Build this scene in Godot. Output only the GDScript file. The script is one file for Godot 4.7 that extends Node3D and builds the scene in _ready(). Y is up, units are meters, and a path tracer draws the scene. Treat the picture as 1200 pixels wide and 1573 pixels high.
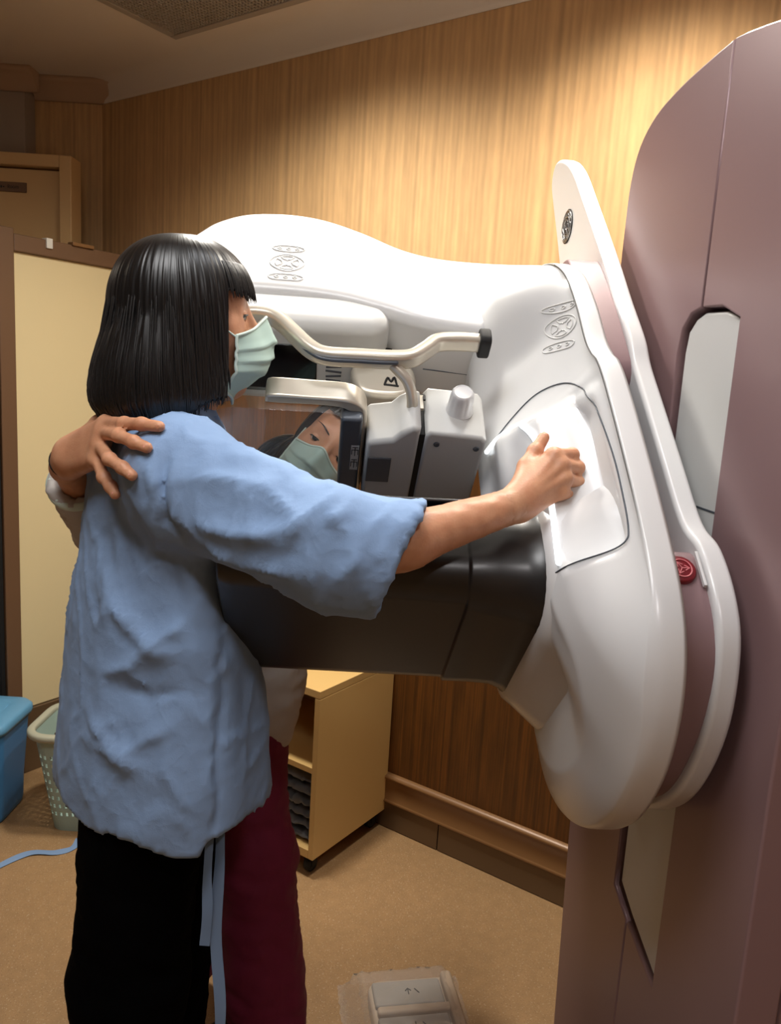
extends Node3D

# ---- the room's axes: x along the back wall, z towards the camera side; machine and people stand on a frame turned 34.2 degrees
const TURN := 0.596903
const PHI := 0.802851      # tilt of the swivelling arm
const BACK_Z := -1.945
const CEIL_Y := 2.40

func L(lat: float, dep: float, hei: float) -> Vector3:
	return Vector3(cos(TURN) * lat - sin(TURN) * dep, hei, -sin(TURN) * lat - cos(TURN) * dep)

func Lb(p: Vector3) -> Vector3:      # (lat, height, depth) triple -> world
	return L(p.x, p.z, p.y)

# ------------------------------------------------------------------ mesh builder
class G:
	var v := PackedVector3Array()
	var n := PackedVector3Array()
	var uv := PackedVector2Array()
	var idx := PackedInt32Array()
	var own := false           # normals to be computed from the faces

	func vert(p: Vector3, nn: Vector3, t := Vector2.ZERO) -> int:
		v.append(p); n.append(nn); uv.append(t)
		return v.size() - 1

	func tri(a: int, b: int, c: int) -> void:
		idx.append(a); idx.append(b); idx.append(c)

	# smooth surface through rows of points; normals from the faces, (along row) x (across rows) outward
	func grid(rows: Array, close_u := false, close_v := false, flip := false, uvs := Vector2.ONE) -> void:
		var m: int = rows[0].size()
		var k := rows.size()
		var base := v.size()
		var acc := PackedVector3Array()
		acc.resize(m * k)
		var f: Array = []
		for j in (k if close_v else k - 1):
			var j2 := (j + 1) % k
			for i in (m if close_u else m - 1):
				var i2 := (i + 1) % m
				var a := j * m + i
				var b := j * m + i2
				var c := j2 * m + i2
				var d := j2 * m + i
				var pa: Vector3 = rows[j][i]
				var pb: Vector3 = rows[j][i2]
				var pc: Vector3 = rows[j2][i2]
				var pd: Vector3 = rows[j2][i]
				var nn := (pc - pa).cross(pd - pb)
				if flip: nn = -nn
				acc[a] += nn; acc[b] += nn; acc[c] += nn; acc[d] += nn
				f.append([a, b, c, d])
		for j in k:
			for i in m:
				vert(rows[j][i], acc[j * m + i].normalized(), Vector2(float(i) / maxf(m - 1, 1) * uvs.x, float(j) / maxf(k - 1, 1) * uvs.y))
		for q in f:
			tri(base + q[0], base + q[1], base + q[2])
			tri(base + q[0], base + q[2], base + q[3])

	# flat fan cap over a ring
	func cap(ring: PackedVector3Array, nn: Vector3) -> void:
		var c := Vector3.ZERO
		for p in ring: c += p
		c /= ring.size()
		var b := vert(c, nn)
		for p in ring: vert(p, nn)
		for i in ring.size():
			tri(b, b + 1 + i, b + 1 + (i + 1) % ring.size())

	func rbox(size: Vector3, r: float, xf := Transform3D.IDENTITY, seg := 1) -> void:
		var hh := size * 0.5
		r = minf(r, minf(hh.x, minf(hh.y, hh.z)) * 0.98)
		for ax in 3:
			for sg in [-1.0, 1.0]:
				var ua := (ax + 1) % 3
				var va := (ax + 2) % 3
				var us: Array = []
				var vs: Array = []
				for k in range(seg, -1, -1):
					us.append(-(hh[ua] - r) - r * tan(PI / 4 * k / seg))
					vs.append(-(hh[va] - r) - r * tan(PI / 4 * k / seg))
				for k in range(0, seg + 1):
					us.append(hh[ua] - r + r * tan(PI / 4 * k / seg))
					vs.append(hh[va] - r + r * tan(PI / 4 * k / seg))
				var base := v.size()
				for q in vs:
					for p in us:
						var pt := Vector3.ZERO
						pt[ax] = sg * hh[ax]; pt[ua] = p; pt[va] = q
						var inner := Vector3(clampf(pt.x, -hh.x + r, hh.x - r), clampf(pt.y, -hh.y + r, hh.y - r), clampf(pt.z, -hh.z + r, hh.z - r))
						var d := (pt - inner).normalized()
						vert(xf * (inner + d * r), (xf.basis * d).normalized(), Vector2(p, q))
				var m := us.size()
				for j in m - 1:
					for i in m - 1:
						var a := base + j * m + i
						tri(a, a + 1, a + m + 1); tri(a, a + m + 1, a + m)

	# plate: closed 2D outline pushed from z0 to z1, edges rounded by r
	func slab(outline: PackedVector2Array, z0: float, z1: float, r: float, xf := Transform3D.IDENTITY, seg := 3, r1 := -1.0) -> void:
		if r1 < 0.0: r1 = r
		var pts := outline
		var area := 0.0
		for i in pts.size():
			area += pts[i].cross(pts[(i + 1) % pts.size()])
		if area < 0.0:
			pts = PackedVector2Array(pts); pts.reverse()
		var m := pts.size()
		var nr := PackedVector2Array()
		for i in m:
			var d := (pts[(i + 1) % m] - pts[i]).normalized() + (pts[i] - pts[(i - 1 + m) % m]).normalized()
			nr.append(Vector2(d.y, -d.x).normalized())
		var rows: Array = []
		for k in range(0, seg + 1):
			var t := PI / 2 * k / seg
			rows.append([r * (1.0 - sin(t)), z0 + r * (1.0 - cos(t)), sin(t), -cos(t)])
		for k in range(seg, -1, -1):
			var t := PI / 2 * k / seg
			rows.append([r1 * (1.0 - sin(t)), z1 - r1 * (1.0 - cos(t)), sin(t), cos(t)])
		var base := v.size()
		for row in rows:
			for i in m:
				var p: Vector2 = pts[i] - nr[i] * row[0]
				vert(xf * Vector3(p.x, p.y, row[1]), (xf.basis * Vector3(nr[i].x * row[2], nr[i].y * row[2], row[3])).normalized(), p)
		for j in rows.size() - 1:
			for i in m:
				var a := base + j * m + i
				var b := base + j * m + (i + 1) % m
				tri(a, b, b + m); tri(a, b + m, a + m)
		for e in 2:
			var rr := r if e == 0 else r1
			var q := PackedVector2Array()
			for i in m: q.append(pts[i] - nr[i] * rr)
			var t := Geometry2D.triangulate_polygon(q)
			if t.is_empty():
				t = Geometry2D.triangulate_polygon(pts)
			var nn := (xf.basis * Vector3(0, 0, -1.0 if e == 0 else 1.0)).normalized()
			var b2 := v.size()
			for p in q: vert(xf * Vector3(p.x, p.y, z0 if e == 0 else z1), nn, p)
			for i in range(0, t.size(), 3):
				tri(b2 + t[i], b2 + t[i + 1], b2 + t[i + 2])

	# round tube along a path, radius per point, optional flattening
	func tube(path: PackedVector3Array, radii: Array, seg := 10, flat := 1.0, up := Vector3.UP, round_ends := true) -> void:
		var m := path.size()
		var rings: Array = []
		var cs: Array = []
		var side := Vector3.ZERO
		for i in m:
			var d := (path[mini(i + 1, m - 1)] - path[maxi(i - 1, 0)]).normalized()
			if i == 0:
				side = d.cross(up)
				if side.length() < 0.01: side = d.cross(Vector3.RIGHT)
				side = side.normalized()
			else:
				side = (side - d * side.dot(d)).normalized()
			var w := side.cross(d).normalized()
			var r: float = radii[mini(i, radii.size() - 1)]
			cs.append([path[i], d, side, w, r])
		var list: Array = []
		if round_ends:
			for k in 3:
				var t := PI / 2 * k / 3.0
				list.append([0, sin(t) + 0.001, -cos(t)])
		for i in m: list.append([i, 1.0, 0.0])
		if round_ends:
			for k in range(2, -1, -1):
				var t := PI / 2 * k / 3.0
				list.append([m - 1, sin(t) + 0.001, cos(t)])
		for e in list:
			var c = cs[e[0]]
			var ring := PackedVector3Array()
			for s in seg:
				var an := TAU * s / seg
				ring.append(c[0] + c[1] * (c[4] * e[2] * minf(flat, 1.0)) + (c[2] * cos(an) + c[3] * sin(an) * flat) * (c[4] * e[1]))
			rings.append(ring)
		grid(rings, true, false, false)
		if not round_ends:
			cap(rings[0], -cs[0][1]); cap(rings[rings.size() - 1], cs[m - 1][1])

	# turned profile: points (radius, height) about the axis of xf's y
	func lathe(prof: PackedVector2Array, seg := 24, xf := Transform3D.IDENTITY) -> void:
		var rows: Array = []
		for p in prof:
			var ring := PackedVector3Array()
			for s in seg:
				var an := TAU * s / seg
				ring.append(xf * Vector3(p.x * cos(an), p.y, -p.x * sin(an)))
			rows.append(ring)
		grid(rows, true)

	func quad(a: Vector3, b: Vector3, c: Vector3, d: Vector3, us := 1.0, vs := 1.0) -> void:
		var nn := (b - a).cross(d - a).normalized()
		var i := vert(a, nn, Vector2(0, vs)); vert(b, nn, Vector2(us, vs)); vert(c, nn, Vector2(us, 0)); vert(d, nn, Vector2(0, 0))
		tri(i, i + 1, i + 2); tri(i, i + 2, i + 3)

	func mesh() -> ArrayMesh:
		var ix := PackedInt32Array()
		ix.resize(idx.size())
		for i in range(0, idx.size(), 3):
			var a := idx[i]
			var b := idx[i + 1]
			var c := idx[i + 2]
			var g := (v[b] - v[a]).cross(v[c] - v[a])
			ix[i] = a
			if g.dot(n[a] + n[b] + n[c]) >= 0.0:      # Godot's front faces run clockwise
				ix[i + 1] = c; ix[i + 2] = b
			else:
				ix[i + 1] = b; ix[i + 2] = c
		var arr := []
		arr.resize(Mesh.ARRAY_MAX)
		arr[Mesh.ARRAY_VERTEX] = v
		arr[Mesh.ARRAY_NORMAL] = n
		arr[Mesh.ARRAY_TEX_UV] = uv
		arr[Mesh.ARRAY_INDEX] = ix
		var am := ArrayMesh.new()
		am.add_surface_from_arrays(Mesh.PRIMITIVE_TRIANGLES, arr)
		return am

	func turn_inside_out() -> void:
		for i in n.size(): n[i] = -n[i]

# ------------------------------------------------------------------ scene helpers
func numbered(called: String) -> String:
	if not has_node(called): return called
	var k := 1
	while has_node("%s_%03d" % [called, k]): k += 1
	return "%s_%03d" % [called, k]

func obj(called: String, g, m: Material, parent: Node3D = null, xf := Transform3D.IDENTITY) -> MeshInstance3D:
	var o := MeshInstance3D.new()
	o.mesh = g.mesh() if g is G else g
	o.material_override = m
	o.transform = xf
	if parent == null:
		o.name = numbered(called); add_child(o)
	else:
		var nm := called
		var k := 1
		while parent.has_node(nm):
			nm = "%s_%03d" % [called, k]; k += 1
		o.name = nm; parent.add_child(o)
	return o

func tag(o: Node3D, label: String, category: String, group := "") -> Node3D:
	o.set_meta("label", label); o.set_meta("category", category)
	if group: o.set_meta("group", group)
	return o

func thing(called: String, label: String, category: String, at := Transform3D.IDENTITY, group := "") -> Node3D:
	var o := Node3D.new()
	o.name = numbered(called); o.transform = at; add_child(o)
	return tag(o, label, category, group)

func struct(called: String, g, m: Material, xf := Transform3D.IDENTITY) -> MeshInstance3D:
	var o := obj(called, g, m, null, xf)
	o.set_meta("kind", "structure")
	return o

func box(size: Vector3, r := 0.003, seg := 1, xf := Transform3D.IDENTITY) -> G:
	var g := G.new(); g.rbox(size, r, xf, seg); return g

func boxat(lo: Vector3, hi: Vector3, r := 0.003, seg := 1) -> G:
	return box(hi - lo, r, seg, Transform3D(Basis.IDENTITY, (lo + hi) * 0.5))

func smooth2(p: Array, sub := 6, closed := true) -> PackedVector2Array:
	var out := PackedVector2Array()
	var m := p.size()
	for i in (m if closed else m - 1):
		var a: Vector2 = p[(i - 1 + m) % m] if closed or i > 0 else p[0]
		var b: Vector2 = p[i]
		var c: Vector2 = p[(i + 1) % m]
		var d: Vector2 = p[(i + 2) % m] if closed or i + 2 < m else p[m - 1]
		for k in sub:
			out.append(b.cubic_interpolate(c, a, d, float(k) / sub))
	if not closed: out.append(p[m - 1])
	return out

func smooth3(p: Array, sub := 6) -> PackedVector3Array:
	var out := PackedVector3Array()
	var m := p.size()
	for i in m - 1:
		var a: Vector3 = p[maxi(i - 1, 0)]
		var b: Vector3 = p[i]
		var c: Vector3 = p[i + 1]
		var d: Vector3 = p[mini(i + 2, m - 1)]
		for k in sub:
			out.append(b.cubic_interpolate(c, a, d, float(k) / sub))
	out.append(p[m - 1])
	return out

func rrect(w: float, h: float, r: float, seg := 4, at := Vector2.ZERO) -> PackedVector2Array:
	var out := PackedVector2Array()
	for q in 4:
		var cx := (w / 2 - r) * (1.0 if q == 0 or q == 3 else -1.0)
		var cy := (h / 2 - r) * (1.0 if q < 2 else -1.0)
		for k in seg + 1:
			var an := PI / 2 * (q + float(k) / seg)
			out.append(at + Vector2(cx + r * cos(an), cy + r * sin(an)))
	return out

# ------------------------------------------------------------------ materials
var M := {}

func mat(c: Color, rough := 0.6, metal := 0.0, extra := {}) -> StandardMaterial3D:
	var m := StandardMaterial3D.new()
	m.albedo_color = c; m.roughness = rough; m.metallic = metal
	for k in extra: m.set(k, extra[k])
	return m

func tex(w: int, h: int, f: Callable) -> ImageTexture:
	var im := Image.create(w, h, false, Image.FORMAT_RGB8)
	for y in h:
		for x in w:
			im.set_pixel(x, y, f.call(x, y))
	return ImageTexture.create_from_image(im)

func noise_tex(freq: float, size := 256, seed_ := 1, as_normal := false, bump := 4.0, ramp: Gradient = null, kind := FastNoiseLite.TYPE_SIMPLEX_SMOOTH) -> NoiseTexture2D:
	var nz := FastNoiseLite.new()
	nz.noise_type = kind; nz.frequency = freq; nz.seed = seed_; nz.fractal_octaves = 4
	var t := NoiseTexture2D.new()
	t.width = size; t.height = size; t.seamless = true; t.noise = nz
	t.as_normal_map = as_normal; t.bump_strength = bump
	if ramp: t.color_ramp = ramp
	return t

func ramp2(a: Color, b: Color) -> Gradient:
	var g := Gradient.new()
	g.colors = PackedColorArray([a, b]); g.offsets = PackedFloat32Array([0.0, 1.0])
	return g

func make_materials() -> void:
	var rng := RandomNumberGenerator.new()
	rng.seed = 11
	# woven reed wallpaper: fine vertical threads, each with its own tone, broken along the height
	var tone: Array = []
	for x in 256: tone.append(rng.randf())
	var nz := FastNoiseLite.new(); nz.seed = 3; nz.frequency = 0.02
	var paper := tex(256, 512, func(x, y):
		var a: float = tone[x] * 0.5 + tone[(x + 1) % 256] * 0.25 + tone[(x + 255) % 256] * 0.25
		var brk: float = nz.get_noise_2d(x * 9.0, y * 1.2)
		var t := clampf(0.88 + (a - 0.5) * 0.17 + brk * 0.05, 0.0, 1.0)
		return Color(0.84 * t, 0.672 * t, 0.465 * t))
	M.paper = mat(Color.WHITE, 0.8, 0.0, {"albedo_texture": paper, "uv1_triplanar": true, "uv1_scale": Vector3(1.1, 0.6, 1.1)})
	# red-brown laminate with upright grain
	var wt: Array = []
	for x in 256: wt.append(rng.randf())
	var wood := tex(256, 512, func(x, y):
		var a: float = (wt[x] + wt[(x + 1) % 256] + wt[(x + 2) % 256]) / 3.0
		var br: float = nz.get_noise_2d(x * 3.0 + 400.0, y * 0.5)
		var t := 0.84 + (a - 0.5) * 0.34 + br * 0.16
		return Color(clampf(0.44 * t, 0, 1), clampf(0.265 * t, 0, 1), clampf(0.09 * t, 0, 1)))
	M.wood = mat(Color.WHITE, 0.45, 0.0, {"albedo_texture": wood, "uv1_triplanar": true, "uv1_scale": Vector3(2.8, 0.8, 2.8)})
	# speckled vinyl floor
	var n2 := FastNoiseLite.new(); n2.seed = 8; n2.frequency = 0.11; n2.noise_type = FastNoiseLite.TYPE_SIMPLEX
	var n3 := FastNoiseLite.new(); n3.seed = 21; n3.frequency = 0.02
	var fl := tex(512, 512, func(x, y):
		var s: float = n2.get_noise_2d(x, y)
		var s2: float = n2.get_noise_2d(x * 0.8 + 900.0, y * 0.8)
		var c := Color(0.59, 0.465, 0.32)
		c = c * (1.0 + 0.05 * n3.get_noise_2d(x, y))
		if s > 0.56: c = c.lerp(Color(0.43, 0.31, 0.20), 0.55)
		elif s2 > 0.57: c = c.lerp(Color(0.80, 0.74, 0.66), 0.5)
		return c)
	M.floor = mat(Color.WHITE, 0.42, 0.0, {"albedo_texture": fl, "uv1_triplanar": true, "uv1_world_triplanar": true, "uv1_scale": Vector3(2.2, 2.2, 2.2)})
	M.ceiling = mat(Color(0.84, 0.79, 0.73), 0.9)
	M.plaster = mat(Color(0.62, 0.56, 0.50), 0.85)
	M.crown = mat(Color(0.70, 0.58, 0.47), 0.7)
	M.base_metal = mat(Color(0.42, 0.34, 0.25), 0.38, 0.35)
	M.trim = mat(Color(0.50, 0.36, 0.22), 0.35, 0.1)
	M.cream = mat(Color(0.87, 0.80, 0.62), 0.55)
	M.frame = mat(Color(0.42, 0.31, 0.22), 0.45)
	M.door = mat(Color(0.80, 0.66, 0.46), 0.5)
	M.grey_steel = mat(Color(0.62, 0.60, 0.57), 0.5)
	M.dark = mat(Color(0.05, 0.05, 0.055), 0.5)
	M.vent = mat(Color(0.66, 0.62, 0.57), 0.5, 0.2)
	M.white = mat(Color(0.82, 0.82, 0.82), 0.32, 0.0, {"clearcoat_enabled": true, "clearcoat": 0.3, "clearcoat_roughness": 0.2})
	M.offwhite = mat(Color(0.80, 0.80, 0.79), 0.4)
	M.lightgrey = mat(Color(0.70, 0.70, 0.69), 0.42)
	M.taupe = mat(Color(0.60, 0.57, 0.53), 0.45)
	M.mauve = mat(Color(0.55, 0.44, 0.445), 0.36, 0.15)
	M.core = mat(Color(0.52, 0.42, 0.43), 0.42, 0.1)
	M.black = mat(Color(0.065, 0.062, 0.068), 0.42, 0.0, {"clearcoat_enabled": true, "clearcoat": 0.4, "clearcoat_roughness": 0.25})
	M.carbon = mat(Color(0.05, 0.055, 0.065), 0.35)
	M.rubber = mat(Color(0.03, 0.03, 0.03), 0.7)
	M.glassdark = mat(Color(0.03, 0.035, 0.05), 0.12)
	M.champagne = mat(Color(0.79, 0.76, 0.70), 0.33, 0.5)
	M.steel = mat(Color(0.62, 0.62, 0.62), 0.28, 0.9)
	M.slate = mat(Color(0.30, 0.32, 0.35), 0.4, 0.2)
	M.clear = mat(Color(0.95, 0.97, 0.97, 0.05), 0.03, 0.0, {"transparency": BaseMaterial3D.TRANSPARENCY_ALPHA})
	M.wrap = mat(Color(0.95, 0.95, 0.95, 0.12), 0.08, 0.0, {"transparency": BaseMaterial3D.TRANSPARENCY_ALPHA})
	M.led = mat(Color(1, 1, 1), 0.5, 0.0, {"emission_enabled": true, "emission": Color(0.95, 0.98, 1.0), "emission_energy_multiplier": 1.6})
	M.lamp = mat(Color(1, 1, 1), 0.5, 0.0, {"emission_enabled": true, "emission": Color(1.0, 0.95, 0.86), "emission_energy_multiplier": 3.0})
	M.red = mat(Color(0.44, 0.05, 0.10), 0.4)
	M.pink = mat(Color(0.80, 0.45, 0.47), 0.5)
	M.ink = mat(Color(0.07, 0.06, 0.06), 0.6)
	M.paperwhite = mat(Color(0.85, 0.84, 0.80), 0.7)
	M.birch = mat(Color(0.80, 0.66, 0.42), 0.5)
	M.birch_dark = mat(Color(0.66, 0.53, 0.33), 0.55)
	M.bin = mat(Color(0.25, 0.47, 0.66), 0.42)
	M.bin_lid = mat(Color(0.38, 0.60, 0.74), 0.42)
	M.basket = mat(Color(0.62, 0.70, 0.66), 0.5)
	M.basket_rim = mat(Color(0.66, 0.66, 0.58), 0.5)
	M.strap = mat(Color(0.45, 0.55, 0.68), 0.8)
	var weave := noise_tex(0.35, 256, 4, true, 2.0)
	var cz := FastNoiseLite.new()
	cz.noise_type = FastNoiseLite.TYPE_SIMPLEX_SMOOTH; cz.seed = 9; cz.frequency = 0.006
	cz.fractal_type = FastNoiseLite.FRACTAL_RIDGED; cz.fractal_octaves = 3; cz.fractal_gain = 0.45
	cz.domain_warp_enabled = true; cz.domain_warp_amplitude = 30.0; cz.domain_warp_frequency = 0.008
	var crease := NoiseTexture2D.new()
	crease.width = 512; crease.height = 512; crease.seamless = true; crease.noise = cz; crease.as_normal_map = true; crease.bump_strength = 14.0
	M.shirt = mat(Color(0.51, 0.62, 0.77), 0.82, 0.0, {"normal_enabled": true, "normal_texture": crease, "normal_scale": 0.22, "uv1_triplanar": true, "uv1_scale": Vector3(2.6, 2.2, 2.6), "rim_enabled": true, "rim": 0.15, "rim_tint": 0.6})
	M.shirt_trim = mat(Color(0.46, 0.58, 0.76), 0.85)
	M.cloth_grey = mat(Color(0.42, 0.45, 0.50), 0.9)
	M.black_cloth = mat(Color(0.02, 0.02, 0.022), 1.0, 0.0, {"metallic_specular": 0.12, "normal_enabled": true, "normal_texture": weave, "normal_scale": 0.3, "uv1_triplanar": true, "uv1_scale": Vector3(9, 9, 9)})
	M.maroon = mat(Color(0.43, 0.07, 0.21), 0.8, 0.0, {"normal_enabled": true, "normal_texture": weave, "normal_scale": 0.3, "uv1_triplanar": true, "uv1_scale": Vector3(9, 9, 9)})
	M.scrub = mat(Color(0.72, 0.70, 0.68), 0.85)
	var pores := noise_tex(0.16, 256, 6, true, 1.6)
	var blotch := noise_tex(0.02, 256, 7, false, 1.0, ramp2(Color(0.74, 0.51, 0.38), Color(0.83, 0.62, 0.48)))
	M.skin = mat(Color.WHITE, 0.5, 0.0, {"albedo_texture": blotch, "normal_enabled": true, "normal_texture": pores, "normal_scale": 0.2, "uv1_triplanar": true, "uv1_scale": Vector3(7, 7, 7), "subsurf_scatter_enabled": true, "subsurf_scatter_strength": 0.08})
	M.nail = mat(Color(0.86, 0.60, 0.53), 0.3)
	M.lips = mat(Color(0.60, 0.30, 0.28), 0.45)
	M.hair = mat(Color(0.028, 0.022, 0.022), 0.36, 0.0, {"rim_enabled": true, "rim": 0.3})
	M.mask = mat(Color(0.70, 0.80, 0.76), 0.8, 0.0, {"backlight_enabled": true, "backlight": Color(0.15, 0.18, 0.17)})
	M.mask_edge = mat(Color(0.80, 0.87, 0.83), 0.8)
	M.eye_white = mat(Color(0.85, 0.83, 0.80), 0.15)
	M.iris = mat(Color(0.06, 0.035, 0.025), 0.1)
	M.shoe = mat(Color(0.05, 0.05, 0.055), 0.6)

# ------------------------------------------------------------------ the room
func F() -> Transform3D:       # turned frame: local x = lateral, y = height, -z = depth
	return Transform3D(Basis(Vector3.UP, TURN), Vector3.ZERO)

func build_room() -> void:
	struct("floor", boxat(Vector3(-5.6, -0.12, -2.1), Vector3(1.5, 0.0, 1.8), 0.002), M.floor)
	struct("ceiling", boxat(Vector3(-5.6, 2.47, -2.1), Vector3(1.5, 2.59, 1.8), 0.002), M.ceiling)
	# back wall: reed paper over a wood dado
	var wb := struct("wall_back", boxat(Vector3(-2.769, 0, BACK_Z - 0.12), Vector3(1.4, 2.47, BACK_Z), 0.002), M.paper)
	obj("dado_panel", boxat(Vector3(-2.76, 0.17, BACK_Z - 0.01), Vector3(1.38, 1.40, BACK_Z + 0.004), 0.002), M.wood, wb)
	struct("wall_right", boxat(Vector3(1.3, 0, -2.0), Vector3(1.42, 2.47, 1.7), 0.002), M.paper)
	struct("wall_front", boxat(Vector3(-5.5, 0, 1.6), Vector3(1.4, 2.47, 1.72), 0.002), M.plaster)
	# far wall, meeting the back wall at an open angle
	struct("wall_left", boxat(Vector3(-4.4, 0, -3.285), Vector3(-1.16, 2.47, -3.165), 0.002), M.paper, F())
	struct("wall_side", boxat(Vector3(-5.5, 0, -0.6), Vector3(-5.38, 2.47, 1.7), 0.002), M.plaster)
	struct("trim_1", boxat(Vector3(-1.60, 0, -3.20), Vector3(-1.455, 2.47, -3.08), 0.004), M.plaster, F())
	# crown moulding
	var prof := [Vector2(0, 0), Vector2(0.012, 0), Vector2(0.018, 0.012), Vector2(0.034, 0.022), Vector2(0.05, 0.042), Vector2(0.062, 0.052), Vector2(0.074, 0.056), Vector2(0.074, 0.072), Vector2(0, 0.072)]
	var g := G.new()
	g.slab(PackedVector2Array(prof), -1.45, -1.12, 0.001, F() * Transform3D(Basis(Vector3(0, 0, 1), Vector3(0, 1, 0), Vector3(1, 0, 0)), Vector3(0, 2.40, -3.165)))
	struct("trim_2", g, M.crown)
	var cove := PackedVector2Array([Vector2(0, 0)])
	for k in 9: cove.append(Vector2(0.004 + 0.068 * (1.0 - cos(PI / 2 * k / 8.0)), 0.070 * sin(PI / 2 * k / 8.0)))
	cove.append(Vector2(0.085, 0.0712))
	cove.append(Vector2(0, 0.0725))
	g = G.new()
	g.slab(cove, -2.80, 1.35, 0.001, Transform3D(Basis(Vector3(0, 0, 1), Vector3(0, 1, 0), Vector3(1, 0, 0)), Vector3(0, 2.40, BACK_Z)))
	struct("trim_3", g, M.ceiling)
	g = G.new()
	g.slab(PackedVector2Array(prof), -1.66, -1.40, 0.001, F() * Transform3D(Basis(Vector3(0, 0, 1), Vector3(0, 1, 0), Vector3(1, 0, 0)), Vector3(0, 2.40, -3.08)))
	struct("trim_4", g, M.crown)
	# skirting: metal kick plates below a wooden ledge
	var bb := struct("baseboard_back", boxat(Vector3(-2.7, 0, BACK_Z - 0.01), Vector3(1.38, 0.17, BACK_Z + 0.008), 0.002), M.base_metal)
	var xs := [-2.7, -2.06, -1.062, -0.06, 0.9, 1.38]
	for i in 5:
		obj("kick_plate", boxat(Vector3(xs[i] + 0.0015, 0.002, BACK_Z), Vector3(xs[i + 1] - 0.0015, 0.088, BACK_Z + 0.016), 0.0015), M.base_metal, bb)
	var p2 := [Vector2(0, 0.0), Vector2(0.020, 0.0), Vector2(0.024, 0.004), Vector2(0.020, 0.009), Vector2(0.018, 0.012), Vector2(0.018, 0.078), Vector2(0.024, 0.082), Vector2(0.024, 0.090), Vector2(0.004, 0.096), Vector2(0, 0.096)]
	g = G.new()
	g.slab(PackedVector2Array(p2), -2.7, 1.38, 0.0008, Transform3D(Basis(Vector3(0, 0, 1), Vector3(0, 1, 0), Vector3(1, 0, 0)), Vector3(0, 0.090, BACK_Z)))
	obj("ledge", g, M.trim, bb)

	# the cream door far behind, with its frame and name plate
	var door := Node3D.new(); door.name = "door_1"; add_child(door); door.transform = F()
	door.set_meta("kind", "structure")
	tag(door, "pale cream door with brown frame and small name plate, in the far left corner", "door")
	door.remove_meta("category")
	var dl := obj("door_leaf", boxat(Vector3(-2.16, 0.01, -2.985), Vector3(-1.262, 2.098, -2.94), 0.003), M.door, door)
	obj("door_jamb", boxat(Vector3(-1.256, 0, -3.0), Vector3(-1.212, 2.146, -2.91), 0.004), M.door, door)
	obj("door_jamb", boxat(Vector3(-2.21, 0, -3.0), Vector3(-2.166, 2.146, -2.91), 0.004), M.door, door)
	obj("door_head", boxat(Vector3(-2.166, 2.104, -3.0), Vector3(-1.256, 2.146, -2.91), 0.004), M.door, door)
	obj("door_gap_shade", boxat(Vector3(-2.166, 0.0, -3.0), Vector3(-1.256, 2.104, -2.99), 0.001), M.dark, door)  # near-black sheet behind the leaf stands in for shade in the gap
	var pl := obj("name_plate", boxat(Vector3(-1.52, 2.016, -2.94), Vector3(-1.385, 2.050, -2.934), 0.002), M.frame, dl)
	pl.set_meta("label", "framed name plate with dark lettering")
	text_on("Room", 0.016, dl, Transform3D(Basis.IDENTITY, Vector3(-1.432, 2.033, -2.9335)), M.ink)
	for k in 6:
		obj("plate_mark", boxat(Vector3(-1.512 + k * 0.0085, 2.028 + 0.002 * (k % 2), -2.9345), Vector3(-1.5065 + k * 0.0085, 2.038 - 0.002 * (k % 3), -2.9335), 0.0003), M.ink, dl)

	# ceiling air grille
	var vent := thing("air_vent", "square grey perforated air grille in the ceiling at the top left", "air vent", Transform3D(Basis.IDENTITY, Vector3(-2.05, 2.47, -1.62)))
	var lo := Vector2(-0.08, -0.14); var s := 0.62
	for q in 4:
		var a := Vector3(lo.x - 0.025, -0.012, lo.y - 0.025 if q == 0 else lo.y + s)
		if q < 2: obj("frame", boxat(a, a + Vector3(s + 0.05, 0.012, 0.025), 0.003), M.vent, vent)
		else:
			var b := Vector3(lo.x - 0.025 if q == 2 else lo.x + s, -0.012, lo.y)
			obj("frame", boxat(b, b + Vector3(0.025, 0.012, s), 0.003), M.vent, vent)
	obj("duct_shade_backing", boxat(Vector3(lo.x, -0.002, lo.y), Vector3(lo.x + s, 0.0, lo.y + s), 0.0005), M.slate, vent)  # dark sheet stands in for the shaded duct behind the bars
	g = G.new()
	for k in 48:
		var c := (k + 0.5) * s / 48.0
		g.rbox(Vector3(0.0055, 0.004, s), 0.001, Transform3D(Basis.IDENTITY, Vector3(lo.x + c, -0.007, lo.y + s / 2)))
		g.rbox(Vector3(s, 0.004, 0.0055), 0.001, Transform3D(Basis.IDENTITY, Vector3(lo.x + s / 2, -0.007, lo.y + c)))
	var mesh_ := obj("perforated_panel", g, M.vent, vent); mesh_.set_meta("kind", "stuff")

	# protective screen: cream panel in a brown frame
	var sc := thing("room_screen", "cream panelled room divider in a brown frame behind the dark haired woman", "screen", Transform3D(Basis.IDENTITY, Vector3(-2.42, 0, -1.655)))
	obj("panel", boxat(Vector3(-0.05, 0.235, -0.28), Vector3(0.0, 1.752, 0.276), 0.002), M.cream, sc)
	obj("top_rail", boxat(Vector3(-0.07, 1.752, -0.28), Vector3(0.012, 1.805, 0.278), 0.004), M.frame, sc)
	obj("post", boxat(Vector3(-0.075, 0.0, 0.278), Vector3(0.014, 1.82, 0.330), 0.004), M.frame, sc)
	obj("plinth", boxat(Vector3(-0.06, 0.0, -0.28), Vector3(0.01, 0.233, 0.276), 0.003), M.base_metal, sc)
	obj("clip", boxat(Vector3(-0.01, 1.778, 0.150), Vector3(0.018, 1.810, 0.172), 0.002), M.paperwhite, sc)
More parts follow.
